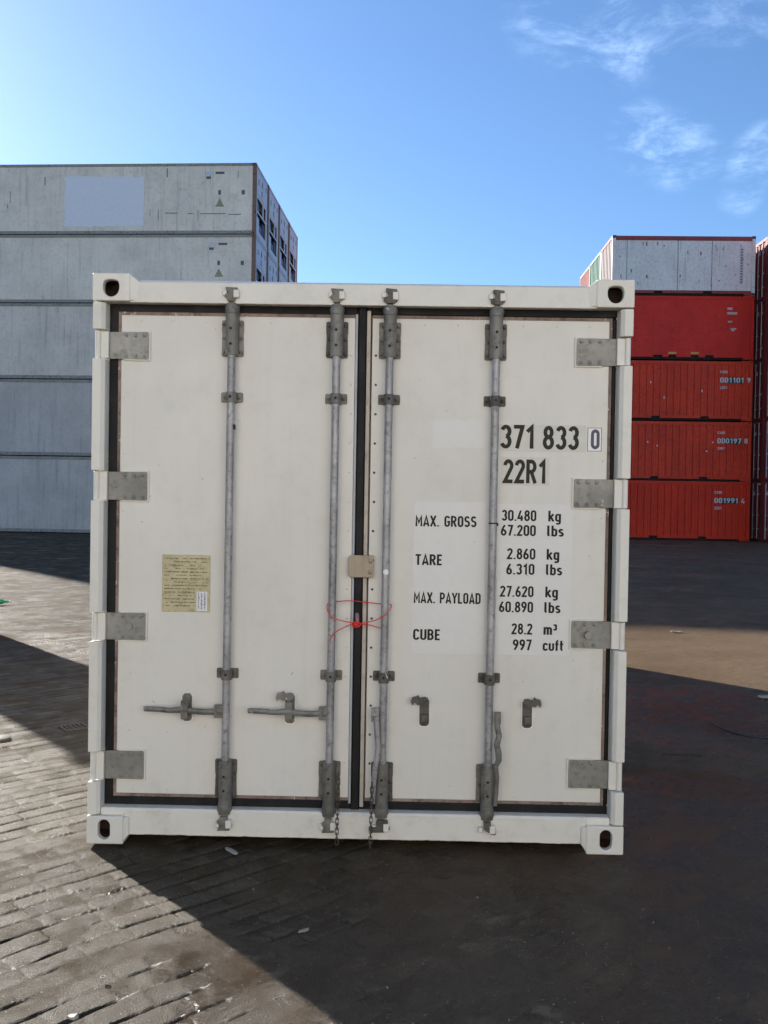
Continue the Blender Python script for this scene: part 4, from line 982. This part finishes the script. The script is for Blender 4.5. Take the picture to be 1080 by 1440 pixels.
# ================================================================== SMALL THINGS
# cabinet added just outside the frame to lay a shadow band on the paving
cb = empty('added_shade_cabinet', (-5.75, 10.75, 0), R(20)); tag(cb, 'tall grey steel power cabinet standing on the paving at far left', 'cabinet')
p = MB(); p.box(-.5, .5, -.5, .5, .12, 2.75); p.build('cabinet_body', m_greyc, cb, bevel=.01)
p = MB(); p.box(-.56, .56, -.56, .56, 2.75, 2.82); p.build('cabinet_roof', m_greyc, cb, bevel=.01)
p = MB(); p.box(-.48, .48, -.48, .48, 0, .12); p.build('plinth', m_dark, cb)
p = MB(); p.box(-.44, -.01, -.52, -.501, .2, 2.65); p.box(.01, .44, -.52, -.501, .2, 2.65); p.build('cabinet_door', m_greyc, cb, bevel=.004)
# drain grate
dg = empty('drain_grate', (-2.10, 6.15, -.017), R(38)); dg.scale = (.5, .5, 1); tag(dg, 'small rusty iron drain grate set in the pavers left of the cream container', 'drain')
p = MB()
p.box(-.17, .17, -.17, -.13, -.01, .012); p.box(-.17, .17, .13, .17, -.01, .012); p.box(-.17, -.13, -.13, .13, -.01, .012); p.box(.13, .17, -.13, .13, -.01, .012)
p.build('grate_frame', m_rust, dg, bevel=.003)
p = MB()
for k in range(4): p.box(-.105+k*.06, -.078+k*.06, -.13, .13, -.008, .009)
p.build('grate_bars', m_rust, dg); p = MB(); p.box(-.13, .13, -.13, .13, -.0095, -.0085); p.build('grate_pit', m_dark, dg)
# round access lid
p = MB(); p.tube([(0, 0, -.01), (0, 0, .004), (0, 0, .006)], [.06, .06, .056], 24); o = p.build('access_lid', m_steeld); o.location = (-2.47, 5.83, -.006)
tag(o, 'small round metal lid set in the pavers at the left edge', 'lid')
# black hose at right
p = MB(); pth = smooth_path([(2.42, 6.55, .012), (2.40, 6.40, .012), (2.43, 6.22, .012), (2.52, 6.12, .012), (2.75, 6.05, .012), (3.1, 6.05, .012), (3.6, 6.2, .012)], 8)
p.tube(pth, .008, 8); tag(p.build('hose', plain('black_hose_rubber', (.02, .02, .02), .5)), 'thin black hose curling on the wet ground at the right edge', 'hose')
p = MB(); p.tube(smooth_path([(1.78, 5.66, .006), (1.86, 5.64, .012), (1.95, 5.66, .008), (2.02, 5.63, .006)], 6), .007, 8); tag(p.build('rope_scrap', plain('dark_twine', (.03, .025, .02), .8)), 'short dark piece of twine on the ground right of the cream container', 'twine')
# bottle
bt = empty('bottle', (-5.56, 12.7, .04), 0); tag(bt, 'small green bottle lying on the sunlit pavers at the left edge', 'bottle')
p = MB(); p.tube([(0, 0, 0), (.01, 0, 0), (.17, .02, 0), (.21, .025, 0), (.27, .03, 0)], [.03, .036, .036, .015, .014], 14); p.build('glass_body', plain('green_glass', (.02, .30, .14), .12), bt)
p = MB(); p.cyl((.268, .03, 0), (.285, .032, 0), .016, 12); p.build('cap', m_whitepl, bt)
# scraps
random.seed(31)
def scrap(x, y, L, wd, mat, label, cat='scrap', name='paper_scrap', ang=None, th=.004):
    mb = MB(); n = 9; pts = []
    for i in range(n):
        a = 2*math.pi*i/n; rr = random.uniform(.75, 1.1); pts.append((math.cos(a)*L/2*rr, math.sin(a)*wd/2*rr))
    vs = [(a, b_, random.uniform(0, th*.6)) for a, b_ in pts]+[(a*.9, b_*.9, th+random.uniform(0, th)) for a, b_ in pts]
    mb.add(vs, [tuple(range(n-1, -1, -1)), tuple(range(n, 2*n))]+[(i, (i+1) % n, (i+1) % n+n, i+n) for i in range(n)])
    o = mb.build(name, mat); o.location = (x, y, -.004); o.rotation_euler = (0, 0, random.uniform(0, 3) if ang is None else ang)
    return tag(o, label, cat)
m_scrap = plain('dirty_white_scrap', (.30, .275, .235), .7)
scrap(-.27, 3.29, .062, .018, m_scrap, 'pale stick-like scrap on the dark ground below the centre of the sill', ang=R(38))
scrap(-.66, 4.02, .10, .03, m_scrap, 'long pale sliver in the shade just below the bottom left corner', ang=R(-50), name='wood_sliver')
scrap(3.17, 7.42, .13, .05, m_scrap, 'crumpled white scrap at the right edge by the shadow line', ang=R(5), th=.012)
scrap(-.92, 2.71, .035, .02, m_scrap, 'white torn scrap on the sunlit pavers at the bottom left edge', ang=.3, th=.01)
p = MB(); p.tube([(.008*math.cos(a*.6), .008*math.sin(a*.6), .003) for a in range(11)], .0022, 6); o = p.build('plastic_ring', m_scrap); o.location = (-.90, 2.94, 0); tag(o, 'tiny white ring lying on the sunlit pavers at lower left', 'ring')
for k, (x, y, s_, lb) in enumerate(((2.6, 20.5, .12, 'bright white speck of rubbish far off in front of the red stack'), (3.0, 16.3, .12, 'small flat pale scrap in the shaded yard nearer the red stack'), (3.6, 15.9, .14, 'small pale scrap in the shaded yard at right of its neighbour'), (2.9, 13.9, .20, 'long pale scrap in the shaded yard before the lit strip'), (3.65, 11.1, .17, 'pale flat scrap at the near edge of the shade by the lit strip'), (1.55, 5.75, .05, 'tiny white pebble-like scrap right beside the cream container'))):
    scrap(x, y, s_, s_*.3, m_scrap, lb, ang=random.uniform(-.3, .3), th=.01)
# stones and dirt crumbs scattered about
random.seed(77)
p = MB()
for k in range(1500):
    y = 2.5+random.random()**1.6*7; x = random.uniform(-.46, .46)*y
    if -1.4 < x < 1.2 and y > 4: continue
    r_ = random.uniform(.001, .0026)*(1+(random.random() < .05)*1.2); a = random.random()*6
    vs = [(x+r_*math.cos(a+q*1.57)*random.uniform(.7, 1.3), y+r_*math.sin(a+q*1.57)*random.uniform(.7, 1.3), -.006) for q in range(4)]+[(x, y, -.004+r_*.5)]
    p.add(vs, [(0, 1, 4), (1, 2, 4), (2, 3, 4), (3, 0, 4)])
tag(p.build('gravel_crumbs', plain('grit_grey', (.20, .185, .16), .8), smooth=False), kind='stuff')
